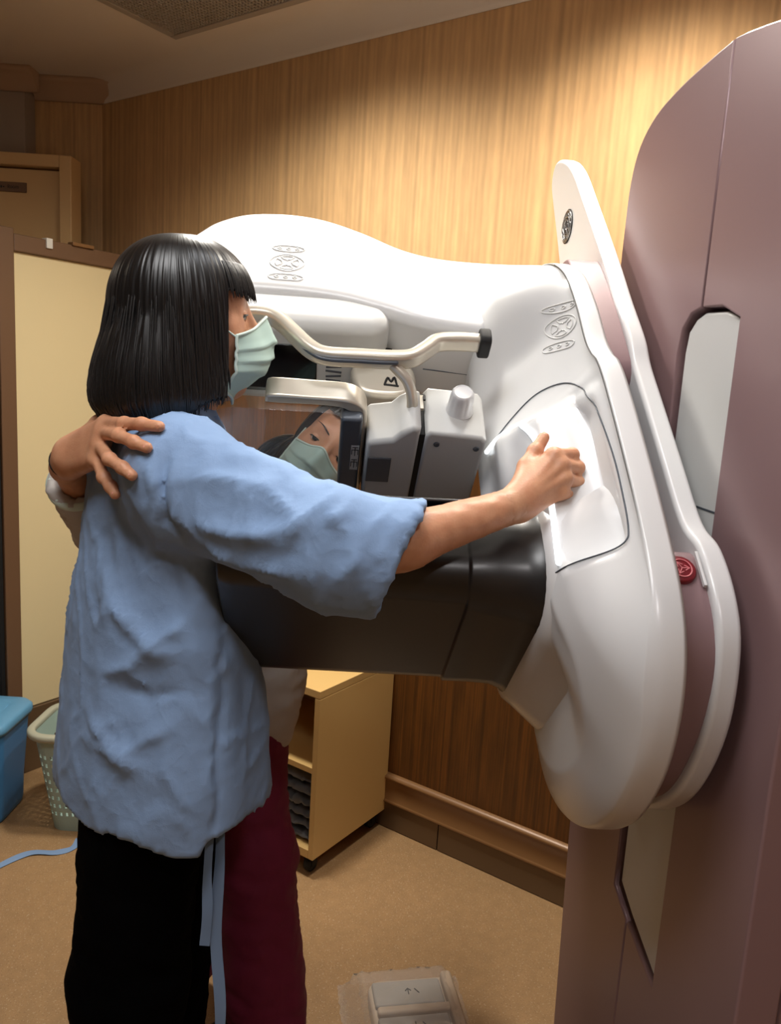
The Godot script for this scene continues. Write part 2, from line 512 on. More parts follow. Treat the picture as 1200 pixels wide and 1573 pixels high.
	obj("hinge", boxat(Vector3(-0.01, 1.802, 0.00), Vector3(0.02, 1.814, 0.08), 0.002), M.trim, sc)
	obj("dark_edge_strip", boxat(Vector3(-0.07, 0.0, 0.332), Vector3(0.005, 1.79, 0.346), 0.002), M.rubber, sc)  # narrow dark strip beside the post
	var gc := thing("steel_locker", "grey steel locker just past the brown screen post at the left edge", "locker", Transform3D(Basis.IDENTITY, Vector3(-2.68, 0, -1.075)))
	obj("body", boxat(Vector3(-0.2, 0, -0.22), Vector3(0.2, 1.20, 0.3), 0.006), M.grey_steel, gc)
	obj("top", boxat(Vector3(-0.2, 1.2, -0.22), Vector3(0.2, 1.70, 0.3), 0.006), M.frame, gc)

	# unseen recessed ceiling lights, then the added fill panel
	for q in LAMPS:
		downlight(q)
	fill_panel_light()

func text_on(t: String, size: float, parent: Node3D, xf: Transform3D, m: Material, called := "lettering") -> void:
	var tm := TextMesh.new()
	var f := SystemFont.new(); f.font_names = PackedStringArray(["Droid Sans"])
	tm.font = f; tm.text = t; tm.font_size = 32; tm.pixel_size = size / 32.0; tm.depth = 0.0006
	obj(called, tm, m, parent, xf)

# place, colour, energy, cone, disc radius
var LAMPS := [
	{"at": Vector3(-0.62, 2.47, -1.58), "c": Color(1.0, 0.97, 0.92), "e": 2.5, "cone": 74.0, "l": "unseen round recessed ceiling light close to the back wall above the machine's fin"},  # out of view, set to wash the back wall and the arm cover
	{"at": Vector3(-1.40, 2.47, -1.40), "c": Color(1.0, 0.98, 0.94), "e": 3.5, "cone": 76.0, "l": "unseen round recessed ceiling light beside the air grille"},  # out of view, set to light the left and centre of the wall
	{"at": Vector3(0.50, 2.47, 0.10), "c": Color(1.0, 0.98, 0.98), "e": 1.5, "cone": 75.0, "l": "unseen round recessed ceiling light on the near right, past the machine"},  # out of view, placed to lighten the machine's near side
	{"at": Vector3(-0.48, 2.47, -0.88), "c": Color(0.97, 0.98, 1.0), "e": 0.4, "cone": 66.0, "l": "unseen round recessed ceiling light over the blue gown and the machine's arm"},  # out of view, placed to light sleeve and shield from above
	{"at": Vector3(-3.10, 2.47, -0.30), "c": Color(1.0, 0.94, 0.86), "e": 1.3, "cone": 80.0, "l": "unseen round recessed ceiling light on the far left, before the cream door"},  # out of view, placed to brighten the door and far left corner
]

func fill_panel_light() -> void:
	var d := thing("added_fill_panel", "added square fill light panel, out of view above the camera side of the room", "ceiling light", Transform3D(Basis.IDENTITY, Vector3(-0.55, 2.47, -0.10)))  # added fill, out of view: soft light on gown, shield and screen
	for q in 4:
		var v := Vector3(0.31, -0.008, 0).rotated(Vector3.UP, q * PI / 2)
		obj("frame", box(Vector3(0.02, 0.016, 0.64), 0.003, 1, Transform3D(Basis(Vector3.UP, q * PI / 2), v)), M.offwhite, d)
	obj("diffuser", boxat(Vector3(-0.30, -0.008, -0.30), Vector3(0.30, -0.002, 0.30), 0.002), M.lamp, d)
	var al := AreaLight3D.new(); al.name = "area"
	al.area_size = Vector2(0.58, 0.58); al.light_color = Color(0.97, 0.98, 1.0); al.light_energy = 1.35
	al.area_range = 9.0; al.area_attenuation = 2.0; al.shadow_enabled = true
	al.position = Vector3(0, -0.02, 0); al.rotation_degrees = Vector3(-90, 0, 0)
	d.add_child(al)

func downlight(q: Dictionary) -> void:
	var d := thing("unseen_ceiling_light", q.l, "ceiling light", Transform3D(Basis.IDENTITY, q.at))
	var g := G.new()
	g.lathe(PackedVector2Array([Vector2(0.055, -0.001), Vector2(0.058, -0.006), Vector2(0.075, -0.006), Vector2(0.082, -0.001), Vector2(0.055, -0.001)]), 32)
	obj("rim", g, M.offwhite, d)
	g = G.new()
	g.lathe(PackedVector2Array([Vector2(0.0001, -0.003), Vector2(0.055, -0.003), Vector2(0.055, -0.0005), Vector2(0.0001, -0.0005)]), 32)
	obj("lamp_disc", g, M.lamp, d)
	var sp := SpotLight3D.new()
	sp.name = "spot"
	sp.light_color = q.c; sp.light_energy = q.e; sp.spot_angle = q.cone; sp.spot_angle_attenuation = 1.0
	sp.spot_range = 8.0; sp.spot_attenuation = 2.0; sp.light_size = 0.10; sp.shadow_enabled = true
	sp.position = Vector3(0, -0.02, 0); sp.rotation_degrees = Vector3(-90, 0, 0)
	if q.has("aim"):
		sp.transform = Transform3D(Basis.looking_at(q.aim - q.at, Vector3.FORWARD), Vector3(0, -0.02, 0))
	d.add_child(sp)

# ------------------------------------------------------------------ the imaging machine
# machine frame: x to the gantry (minus is towards the patient), y up, z towards the camera side
func machine_frame() -> Transform3D:
	return Transform3D(Basis(Vector3.UP, TURN + 0.0872665), L(0.40, 1.2, 0))

func shield_half(t: float) -> float:      # half width of the shield at a height t along the arm
	return 0.0

var SHIELD := PackedVector2Array()       # (t, w) outline

func shield_height(t: float, w: float, s: float) -> float:
	# s: 0 on the spine, 1 on the rim; height above the gantry face
	var tip := smoothstep(0.33, 0.47, t)
	var dome := 0.116 + 0.130 * pow(maxf(0.0, 1.0 - pow(s, lerpf(1.3, 3.2, tip))), lerpf(1.6, 0.8, tip))
	var low := smoothstep(-0.02, -0.34, t)
	dome = lerpf(dome, 0.128 + 0.050 * pow(maxf(0.0, 1.0 - pow(s, 2.0)), 0.8), low)
	# drawn in where the detector neck stands
	dome = lerpf(dome, minf(dome, 0.160), smoothstep(0.05, 0.0, t) * smoothstep(0.160, 0.140, w))
	# grip on the camera side: a swelling that ends in an edge, and the recess the fingers go into
	dome += 0.050 * smoothstep(0.02, 0.12, w) * smoothstep(0.264, 0.182, w) * smoothstep(-0.37, -0.13, t) * smoothstep(0.215, 0.165, t + maxf(w - 0.06, 0.0) * 0.30)
	var nm := smoothstep(0.184, 0.193, w) * smoothstep(0.252, 0.228, w) * smoothstep(-0.126, -0.118, t) * smoothstep(0.20, 0.13, t + maxf(w - 0.18, 0.0) * 0.6)
	dome = lerpf(dome, minf(dome, 0.124), nm)
	return dome

func build_machine() -> void:
	var mach := thing("mammography_machine", "large white and mauve x-ray imaging machine with tilted arm that the woman leans on", "machine", machine_frame())
	var arm := Transform3D(Basis(Vector3.RIGHT, -PHI), Vector3(0, 1.16, 0))
	# ---- gantry: two front covers meeting in a seam, notched for the lift slot
	var to_face := Transform3D(Basis(Vector3(0, 0, 1), Vector3(0, 1, 0), Vector3(-1, 0, 0)), Vector3.ZERO)   # (b, y, a) -> machine axes
	var arch := smooth2([Vector2(-0.20, 0.0), Vector2(-0.225, 0.35), Vector2(-0.245, 0.65), Vector2(-0.268, 1.2), Vector2(-0.284, 1.60), Vector2(-0.284, 1.72), Vector2(-0.278, 1.80), Vector2(-0.25, 1.855), Vector2(-0.19, 1.888), Vector2(-0.10, 1.902), Vector2(0.0, 1.906), Vector2(0.06, 1.906)], 4, false)
	var far := PackedVector2Array(arch)
	for p in [Vector2(0.06, 1.552), Vector2(0.03, 1.545), Vector2(0.008, 1.525), Vector2(0.0, 1.49), Vector2(0.0, 0.60), Vector2(0.03, 0.588), Vector2(0.06, 0.578), Vector2(0.06, 0.0)]: far.append(p)
	var near := PackedVector2Array()
	for p in [Vector2(0.063, 0.0), Vector2(0.063, 0.577), Vector2(0.17, 0.55), Vector2(0.17, 1.53), Vector2(0.12, 1.548), Vector2(0.063, 1.552), Vector2(0.063, 1.906)]: near.append(p)
	for p in smooth2([Vector2(0.10, 1.900), Vector2(0.19, 1.878), Vector2(0.28, 1.845), Vector2(0.34, 1.805), Vector2(0.372, 1.76), Vector2(0.378, 1.65), Vector2(0.378, 1.0), Vector2(0.378, 0.0)], 4, false): near.append(p)
	var g := G.new(); g.slab(far, -0.075, -0.02, 0.004, to_face, 2); obj("front_cover", g, M.mauve, mach)
	g = G.new(); g.slab(near, -0.075, -0.02, 0.004, to_face, 2); obj("front_cover", g, M.mauve, mach)
	var body := PackedVector2Array()
	for p in arch: body.append(Vector2(p.x + 0.003 if p.x < -0.1 else p.x, p.y - 0.003))
	for p in smooth2([Vector2(0.10, 1.897), Vector2(0.19, 1.875), Vector2(0.28, 1.842), Vector2(0.337, 1.805), Vector2(0.369, 1.76), Vector2(0.375, 1.65), Vector2(0.375, 1.0), Vector2(0.375, 0.0)], 4, false): body.append(p)
	g = G.new(); g.slab(body, -0.55, -0.077, 0.012, to_face, 2); obj("gantry_housing", g, M.mauve, mach)
	g = G.new(); g.slab(PackedVector2Array([Vector2(0.008, 0.612), Vector2(0.06, 0.588), Vector2(0.169, 0.555), Vector2(0.169, 1.528), Vector2(0.12, 1.543), Vector2(0.06, 1.546), Vector2(0.034, 1.538), Vector2(0.014, 1.521), Vector2(0.008, 1.49)]), -0.074, -0.027, 0.006, to_face, 2)
	var sl := obj("slot_liner", g, M.offwhite, mach); sl.set_meta("label", "pale liner inside the lift slot")
	for yy in [1.10, 1.27, 0.93]:
		obj("liner_joint", boxat(Vector3(0.0262, yy, 0.03), Vector3(0.0275, yy + 0.003, 0.165), 0.0005), M.slate, sl)

	# ---- swivel: back plate with a fin, mauve core, stop button
	var to_arm := arm * Transform3D(Basis(Vector3(0, 1, 0), Vector3(0, 0, 1), Vector3(-1, 0, 0)), Vector3.ZERO)   # (t, w, a)
	# lower half mirrored about the arm's axis, the fin leaning to the camera side
	var ring := [Vector2(0.966, 0.115), Vector2(0.925, 0.150), Vector2(0.838, 0.180), Vector2(0.70, 0.190), Vector2(0.516, 0.199), Vector2(0.40, 0.201), Vector2(0.30, 0.205), Vector2(0.245, 0.198), Vector2(0.171, 0.199), Vector2(0.05, 0.201), Vector2(-0.061, 0.204), Vector2(-0.119, 0.226), Vector2(-0.19, 0.226), Vector2(-0.25, 0.202), Vector2(-0.314, 0.135), Vector2(-0.352, 0.05), Vector2(-0.362, -0.03), Vector2(-0.345, -0.11), Vector2(-0.30, -0.165), Vector2(-0.22, -0.205), Vector2(-0.10, -0.215), Vector2(0.2, -0.20), Vector2(0.45, -0.17), Vector2(0.60, -0.08), Vector2(0.68, 0.005), Vector2(0.78, 0.036), Vector2(0.88, 0.056), Vector2(0.95, 0.075)]
	g = G.new(); g.slab(smooth2(ring, 5), 0.0, 0.032, 0.008, to_arm, 3)
	var rear := obj("back_plate", g, M.white, mach)
	# round badge on the fin
	var bx := to_arm * Transform3D(Basis.IDENTITY, Vector3(0.752, 0.103, 0.032))
	g = G.new()
	var circ := PackedVector2Array()
	for k in 28: circ.append(Vector2(cos(TAU * k / 28), sin(TAU * k / 28)) * 0.034)
	g.slab(circ, 0.0, 0.002, 0.0008, bx)
	obj("badge", g, M.ink, rear)
	g = G.new()
	for rr in [0.031, 0.0185]:
		var pth := PackedVector3Array()
		for k in 29: pth.append(bx * Vector3(cos(TAU * k / 28) * rr, sin(TAU * k / 28) * rr, 0.0022))
		g.tube(pth, [0.0012], 6)
	for q in 4:
		var pth := PackedVector3Array()
		for k in 13:
			var an := TAU * q / 4.0 + k * 0.32
			pth.append(bx * Vector3(cos(an) * (0.024 + 0.005 * sin(k * 0.9)), sin(an) * (0.024 + 0.005 * sin(k * 0.9)), 0.0022))
		g.tube(smooth3(Array(pth), 2), [0.001], 5)
	obj("badge_scroll", g, M.steel, rear)
	var fc := {"G": [[Vector2(0.010, 0.010), Vector2(0.0, 0.014), Vector2(-0.009, 0.006), Vector2(-0.010, -0.006), Vector2(-0.001, -0.013), Vector2(0.006, -0.004), Vector2(-0.002, 0.0)]], "E": [[Vector2(0.012, 0.012), Vector2(0.005, 0.013), Vector2(0.002, 0.006), Vector2(0.007, 0.001), Vector2(0.001, -0.003), Vector2(0.004, -0.012), Vector2(0.012, -0.009)]]}
	g = G.new()
	for key in fc:
		var off := Vector2(-0.004, 0.0) if key == "G" else Vector2(0.003, 0.0)
		for ln in fc[key]:
			var p3: Array = []
			for p in ln: p3.append(bx * Vector3((p.y + off.y), -(p.x * 0.7 + off.x), 0.0024))
			g.tube(smooth3(p3, 5), [0.0011], 5)
	obj("badge_monogram", g, M.steel, rear)
	var core := [Vector2(0.565, 0.10), Vector2(0.545, 0.165), Vector2(0.49, 0.187), Vector2(0.30, 0.195), Vector2(0.235, 0.185), Vector2(0.215, 0.14), Vector2(0.18, 0.12), Vector2(-0.06, 0.12), Vector2(-0.095, 0.14), Vector2(-0.105, 0.19), Vector2(-0.13, 0.212), Vector2(-0.20, 0.214), Vector2(-0.26, 0.188), Vector2(-0.31, 0.125), Vector2(-0.343, 0.04), Vector2(-0.35, -0.03), Vector2(-0.33, -0.105), Vector2(-0.28, -0.16), Vector2(-0.1, -0.19), Vector2(0.2, -0.18), Vector2(0.45, -0.13), Vector2(0.55, 0.0)]
	g = G.new(); g.slab(smooth2(core, 4), 0.030, 0.088, 0.003, to_arm, 2)
	obj("swivel_core", g, M.core, mach)
	# stop button on the core, facing the camera side
	var btn := arm * Transform3D(Basis(Vector3.RIGHT, Vector3(0, 0, -1), Vector3(0, 1, 0)).rotated(Vector3.RIGHT, 0.10), Vector3(-0.060, -0.150, 0.212))
	btn.basis = arm.basis * Basis(Vector3(1, 0, 0), Vector3(0, 0, 1), Vector3(0, -1, 0))
	g = G.new()
	g.lathe(PackedVector2Array([Vector2(0.022, -0.004), Vector2(0.022, 0.002), Vector2(0.0195, 0.003), Vector2(0.0195, 0.008), Vector2(0.017, 0.0105), Vector2(0.0001, 0.0115)]), 28, btn)
	var sb := obj("stop_button", g, M.red, mach); sb.set_meta("label", "round red emergency stop button")
	g = G.new()
	var pr := PackedVector3Array()
	for k in 25: pr.append(btn * Vector3(cos(TAU * k / 24) * 0.0125, 0.0112, sin(TAU * k / 24) * 0.0125))
	g.tube(pr, [0.001], 6)
	for a in 3:
		var d0 := Vector3(cos(TAU * a / 3), 0, sin(TAU * a / 3))
		var side := Vector3(-d0.z, 0, d0.x)
		for sg in [-1.0, 1.0]:
			g.tube(PackedVector3Array([btn * (d0 * 0.0095 + Vector3(0, 0.0114, 0)), btn * (d0 * 0.004 + side * 0.0035 * sg + Vector3(0, 0.0114, 0))]), [0.0008], 5)
		g.tube(PackedVector3Array([btn * (d0 * 0.008 + Vector3(0, 0.0114, 0)), btn * Vector3(0, 0.0114, 0)]), [0.0008], 5)
	obj("button_mark", g, M.pink, sb)
	obj("button_guard", box(Vector3(0.004, 0.05, 0.006), 0.001, 1, arm * Transform3D(Basis.IDENTITY, Vector3(-0.036, -0.150, 0.222))), M.white, mach)

	# ---- shield: domed front cover of the arm
	var half := [Vector2(0.592, 0.0), Vector2(0.585, 0.075), Vector2(0.560, 0.135), Vector2(0.50, 0.185), Vector2(0.42, 0.222), Vector2(0.33, 0.236), Vector2(0.245, 0.238), Vector2(0.205, 0.246), Vector2(0.175, 0.258), Vector2(0.12, 0.264), Vector2(0.0, 0.266), Vector2(-0.12, 0.264), Vector2(-0.21, 0.255), Vector2(-0.27, 0.232), Vector2(-0.32, 0.19), Vector2(-0.36, 0.13), Vector2(-0.382, 0.065), Vector2(-0.39, 0.0)]
	var full: Array = half.duplicate()
	for k in range(half.size() - 2, 0, -1): full.append(Vector2(half[k].x, -half[k].y))
	SHIELD = smooth2(full, 7)
	var rows: Array = []
	var nr := 46
	for j in nr + 1:
		var s := float(j) / nr
		s = 1.0 - pow(1.0 - s, 1.25)
		var row := PackedVector3Array()
		for p in SHIELD:
			var c := Vector2(clampf(p.x, -0.20, 0.53) * 0.98, 0.0)
			var q: Vector2 = c.lerp(p, maxf(s, 0.002))
			row.append(arm * Vector3(-shield_height(q.x, q.y, s), q.x, q.y))
		rows.append(row)
	# rounded lip, then the rim down to the core
	for e in [[0.002, 0.124], [0.0035, 0.119], [0.004, 0.112], [0.004, 0.094], [0.002, 0.088], [-0.03, 0.086]]:
		var row := PackedVector3Array()
		for p in SHIELD:
			var c := Vector2(clampf(p.x, -0.20, 0.53), 0.0)
			row.append(arm * Vector3(-e[1], p.x + (p - c).normalized().x * e[0], p.y + (p - c).normalized().y * e[0]))
		rows.append(row)
	g = G.new(); g.grid(rows, true, false, true)
	var sh := obj("arm_shield", g, M.white, mach)
	build_shield_trim(sh, arm)
	build_tube_arm(mach, arm)
	build_paddle(mach, arm)
	build_detector(mach, arm)

func on_shield(arm: Transform3D, t: float, w: float, lift := 0.0) -> Vector3:
	# height of the shield over (t, w): s along the ray from the spine
	var wide := 0.26
	for i in SHIELD.size():
		var p := SHIELD[i]; var q := SHIELD[(i + 1) % SHIELD.size()]
		if p.y > 0.0 and q.y > 0.0 and (p.x - t) * (q.x - t) <= 0.0 and p.x != q.x:
			wide = lerpf(p.y, q.y, (t - p.x) / (q.x - p.x))
	var best := clampf(absf(w) / wide, 0.0, 1.0)
	return arm * Vector3(-shield_height(t, w, best) - lift, t, w)

func build_shield_trim(sh: Node3D, arm: Transform3D) -> void:
	# seam of the grip panel
	var seam := smooth2([Vector2(0.195, 0.035), Vector2(0.222, 0.075), Vector2(0.238, 0.125), Vector2(0.215, 0.175), Vector2(0.16, 0.215), Vector2(0.09, 0.238), Vector2(0.02, 0.246), Vector2(-0.05, 0.247), Vector2(-0.112, 0.246), Vector2(-0.131, 0.236), Vector2(-0.133, 0.20), Vector2(-0.132, 0.172)], 8, false)
	var g := G.new()
	var pth := PackedVector3Array()
	for p in seam: pth.append(on_shield(arm, p.x, p.y, 0.0008))
	g.tube(pth, [0.0011], 6)
	obj("panel_seam", g, M.slate, sh)
	# light line along the grip edge
	var led := smooth2([Vector2(0.192, 0.03), Vector2(0.196, 0.07), Vector2(0.182, 0.11), Vector2(0.145, 0.150), Vector2(0.09, 0.174), Vector2(0.02, 0.182), Vector2(-0.05, 0.182), Vector2(-0.122, 0.181)], 8, false)
	g = G.new(); pth = PackedVector3Array()
	for p in led: pth.append(on_shield(arm, p.x, p.y, 0.0022))
	g.tube(pth, [0.0042], 8)
	var ls := obj("grip_light_strip", g, M.led, sh); ls.set_meta("label", "glowing white light line along the hand grip")
	# raised ornament
	g = G.new()
	ornament(g, func(u, v): return on_shield(arm, 0.330 + v * 0.045 - u * 0.020, 0.190 + v * 0.018 + u * 0.028, 0.0004))
	obj("relief_ornament", g, M.offwhite, sh)

# band, wheel and leaf of the raised ornament; u, v run -1..1
func ornament(g: G, f: Callable) -> void:
	var lines: Array = []
	var r1: Array = []
	var r2: Array = []
	for k in 25:
		var a := TAU * k / 24
		var sq := 1.0 + 0.12 * cos(2 * a)
		r1.append(Vector2(cos(a) * 0.95 * sq, sin(a) * 0.42))
	lines.append(r1)
	for q in 4:
		var a0 := TAU * (q / 4.0) + PI / 4
		var l: Array = []
		for k in 13:
			var a := a0 + 0.22 + (PI / 2 - 0.44) * k / 12.0
			l.append(Vector2(cos(a) * 0.74, sin(a) * 0.33))
		for k in 5:
			var a := a0 + PI / 2 - 0.3 - (PI / 2 - 0.6) * k / 4.0
			var rr := 0.74 * (0.35 if k == 2 else 0.5)
			l.append(Vector2(cos(a) * rr, sin(a) * 0.45 * rr))
		l.append(l[0])
		lines.append(l)
	for sg in [1.0, -1.0]:
		var l: Array = []
		for k in 25:
			var a := TAU * k / 24
			var w := 1.0 if sg > 0 else 1.05
			l.append(Vector2(cos(a) * w, sg * 0.73 + sin(a) * (0.16 if sg > 0 else 0.15 + 0.10 * (sin(a) < 0 as int) * cos(a) * cos(a * 1.0))))
		lines.append(l)
		for x in [-0.55, 0.0, 0.55]:
			var d: Array = []
			for k in 9: d.append(Vector2(x + cos(TAU * k / 8) * 0.12, sg * 0.73 + sin(TAU * k / 8) * 0.05))
			lines.append(d)
	for l in lines:
		var p3 := PackedVector3Array()
		for p in l: p3.append(f.call(p.x, p.y))
		g.tube(p3, [0.0012], 5)

func build_tube_arm(mach: Node3D, arm: Transform3D) -> void:
	# (a, t) outline pushed along w
	var xf := arm * Transform3D(Basis(Vector3(-1, 0, 0), Vector3(0, 1, 0), Vector3(0, 0, 1)), Vector3.ZERO)
	var o := smooth2([Vector2(0.80, 0.50), Vector2(0.805, 0.56), Vector2(0.79, 0.615), Vector2(0.765, 0.655), Vector2(0.735, 0.692), Vector2(0.68, 0.725), Vector2(0.60, 0.736), Vector2(0.527, 0.726), Vector2(0.449, 0.692), Vector2(0.373, 0.648), Vector2(0.298, 0.628), Vector2(0.195, 0.626), Vector2(0.10, 0.634), Vector2(0.04, 0.636), Vector2(0.03, 0.60), Vector2(0.03, 0.50), Vector2(0.05, 0.44), Vector2(0.12, 0.41), Vector2(0.22, 0.415), Vector2(0.30, 0.424), Vector2(0.36, 0.437), Vector2(0.42, 0.458), Vector2(0.50, 0.479), Vector2(0.60, 0.487), Vector2(0.72, 0.484), Vector2(0.785, 0.482)], 5)
	var g := G.new(); g.slab(o, -0.095, 0.10, 0.022, xf, 4)
	var ta := obj("tube_arm_cover", g, M.white, mach)
	g = G.new()
	ornament(g, func(u, v): return xf * Vector3(0.592 - u * 0.030, 0.568 + v * 0.058, 0.1003))
	obj("relief_ornament", g, M.offwhite, ta)
	obj("cover_joint", box(Vector3(0.11, 0.002, 0.0015), 0.0004, 1, xf * Transform3D(Basis(Vector3.BACK, 0.09), Vector3(0.275, 0.4205, -0.01))), M.slate, ta)
	# tube housing hanging below the cover
	var h := smooth2([Vector2(0.760, 0.414), Vector2(0.787, 0.430), Vector2(0.797, 0.455), Vector2(0.790, 0.478), Vector2(0.765, 0.496), Vector2(0.65, 0.498), Vector2(0.50, 0.497), Vector2(0.43, 0.486), Vector2(0.407, 0.470), Vector2(0.400, 0.450), Vector2(0.405, 0.432), Vector2(0.422, 0.418), Vector2(0.45, 0.412), Vector2(0.55, 0.411), Vector2(0.67, 0.411)], 5)
	g = G.new(); g.slab(h, -0.108, 0.094, 0.025, xf, 4)
	var th := obj("tube_housing", g, M.offwhite, mach)
	# dark exit window and vents on the face towards the detector
	obj("exit_window", box(Vector3(0.17, 0.006, 0.118), 0.002, 1, xf * Transform3D(Basis.IDENTITY, Vector3(0.613, 0.4115, -0.016))), M.glassdark, th)
	for k in 11:
		var z := -0.074 + k * 0.0115
		var l := 0.030 - absf(k - 5) * 0.001
		obj("vent_slot", box(Vector3(l, 0.003, 0.0040), 0.0008, 1, xf * Transform3D(Basis(Vector3.UP, 0.10 * (1 if k % 2 == 0 else -1)), Vector3(0.497, 0.4107, z))), M.slate, th)
	# slanted fins on the rounded end
	for k in 7:
		var p := smooth3([xf * Vector3(0.4035, 0.462, 0.064 - k * 0.015), xf * Vector3(0.4025, 0.446, 0.056 - k * 0.015), xf * Vector3(0.4085, 0.431, 0.046 - k * 0.015)], 4)
		g = G.new(); g.tube(p, [0.0022], 6)
		obj("cooling_fin", g, M.lightgrey, th)
	g = G.new(); g.lathe(PackedVector2Array([Vector2(0.0001, 0.008), Vector2(0.005, 0.007), Vector2(0.006, 0.002), Vector2(0.006, -0.006)]), 14, xf * Transform3D(Basis(Vector3(0, 0, 1), Vector3(-1, 0, 0), Vector3(0, -1, 0)), Vector3(0.398, 0.435, 0.020)))
	obj("sensor", g, M.glassdark, th)
	# collimator block between housing and paddle carriage
	var cb := smooth2([Vector2(0.462, 0.412), Vector2(0.462, 0.372), Vector2(0.448, 0.346), Vector2(0.42, 0.336), Vector2(0.375, 0.338), Vector2(0.352, 0.355), Vector2(0.345, 0.39), Vector2(0.36, 0.425), Vector2(0.42, 0.43)], 4)
	g = G.new(); g.slab(cb, -0.10, 0.005, 0.012, xf, 3)
	var col := obj("collimator", g, M.champagne, mach)
	g = G.new()
	for l in [[Vector2(-0.012, -0.010), Vector2(-0.006, 0.008), Vector2(0.0, -0.002), Vector2(0.006, 0.010), Vector2(0.010, -0.008)], [Vector2(-0.010, -0.010), Vector2(0.012, -0.012)]]:
		var p3: Array = []
		for p in l: p3.append(xf * Vector3(0.392 - p.x, 0.372 + p.y, 0.0055))
		g.tube(smooth3(p3, 4), [0.0022], 5)
	obj("hand_symbol", g, M.ink, col)

	# curved patient handles, the near one in view
	var pts := [Vector3(0.255, 0.300, 0.170), Vector3(0.300, 0.298, 0.172), Vector3(0.335, 0.292, 0.172), Vector3(0.355, 0.272, 0.172), Vector3(0.378, 0.252, 0.172), Vector3(0.41, 0.246, 0.172), Vector3(0.46, 0.245, 0.172), Vector3(0.51, 0.245, 0.172), Vector3(0.535, 0.258, 0.172), Vector3(0.560, 0.287, 0.172), Vector3(0.582, 0.315, 0.171), Vector3(0.60, 0.330, 0.170), Vector3(0.625, 0.336, 0.168), Vector3(0.66, 0.334, 0.164)]
	var sm := smooth3(pts, 5)
	g = G.new()
	var bar_rows: Array = []
	var prof := rrect(0.022, 0.030, 0.008, 3)
	for i in sm.size():
		var d: Vector3 = (sm[mini(i + 1, sm.size() - 1)] - sm[maxi(i - 1, 0)]).normalized()
		var side := Vector3(0, 0, 1)
		var up := side.cross(d).normalized()
		var ring := PackedVector3Array()
		for p in prof: ring.append(xf * (sm[i] + up * p.x + side * p.y))
		bar_rows.append(ring)
	g.grid(bar_rows, true, false, true)
	var c0: PackedVector3Array = bar_rows[bar_rows.size() - 1]
	g.cap(c0, (xf.basis * Vector3(1, 0, 0)).normalized()); g.cap(bar_rows[0], (xf.basis * Vector3(-1, 0, 0)).normalized())
	var hb := obj("patient_handle", g, M.champagne, mach)
	g = G.new(); g.slab(rrect(0.036, 0.044, 0.012, 4), 0.250, 0.268, 0.003, xf * Transform3D(Basis(Vector3(0, 1, 0), Vector3(0, 0, 1), Vector3(1, 0, 0)), Vector3(0, 0.300, 0.170)))
	obj("handle_socket", g, M.rubber, hb)
	g = G.new()
	var strip := PackedVector3Array()
	for i in range(24, 52): strip.append(xf * (sm[i] + Vector3(0, -0.0115, 0.004)))
	g.tube(strip, [0.0035], 6)
	obj("handle_grip_strip", g, M.slate, hb)
	# stirrup hanging from the handle
	g = G.new()
	var st := smooth3([xf * Vector3(0.405, 0.240, 0.165), xf * Vector3(0.382, 0.222, 0.150), xf * Vector3(0.372, 0.205, 0.120), xf * Vector3(0.378, 0.200, 0.085), xf * Vector3(0.395, 0.205, 0.06)], 5)
	g.tube(st, [0.009], 10)
	obj("handle_stay", g, M.champagne, hb)

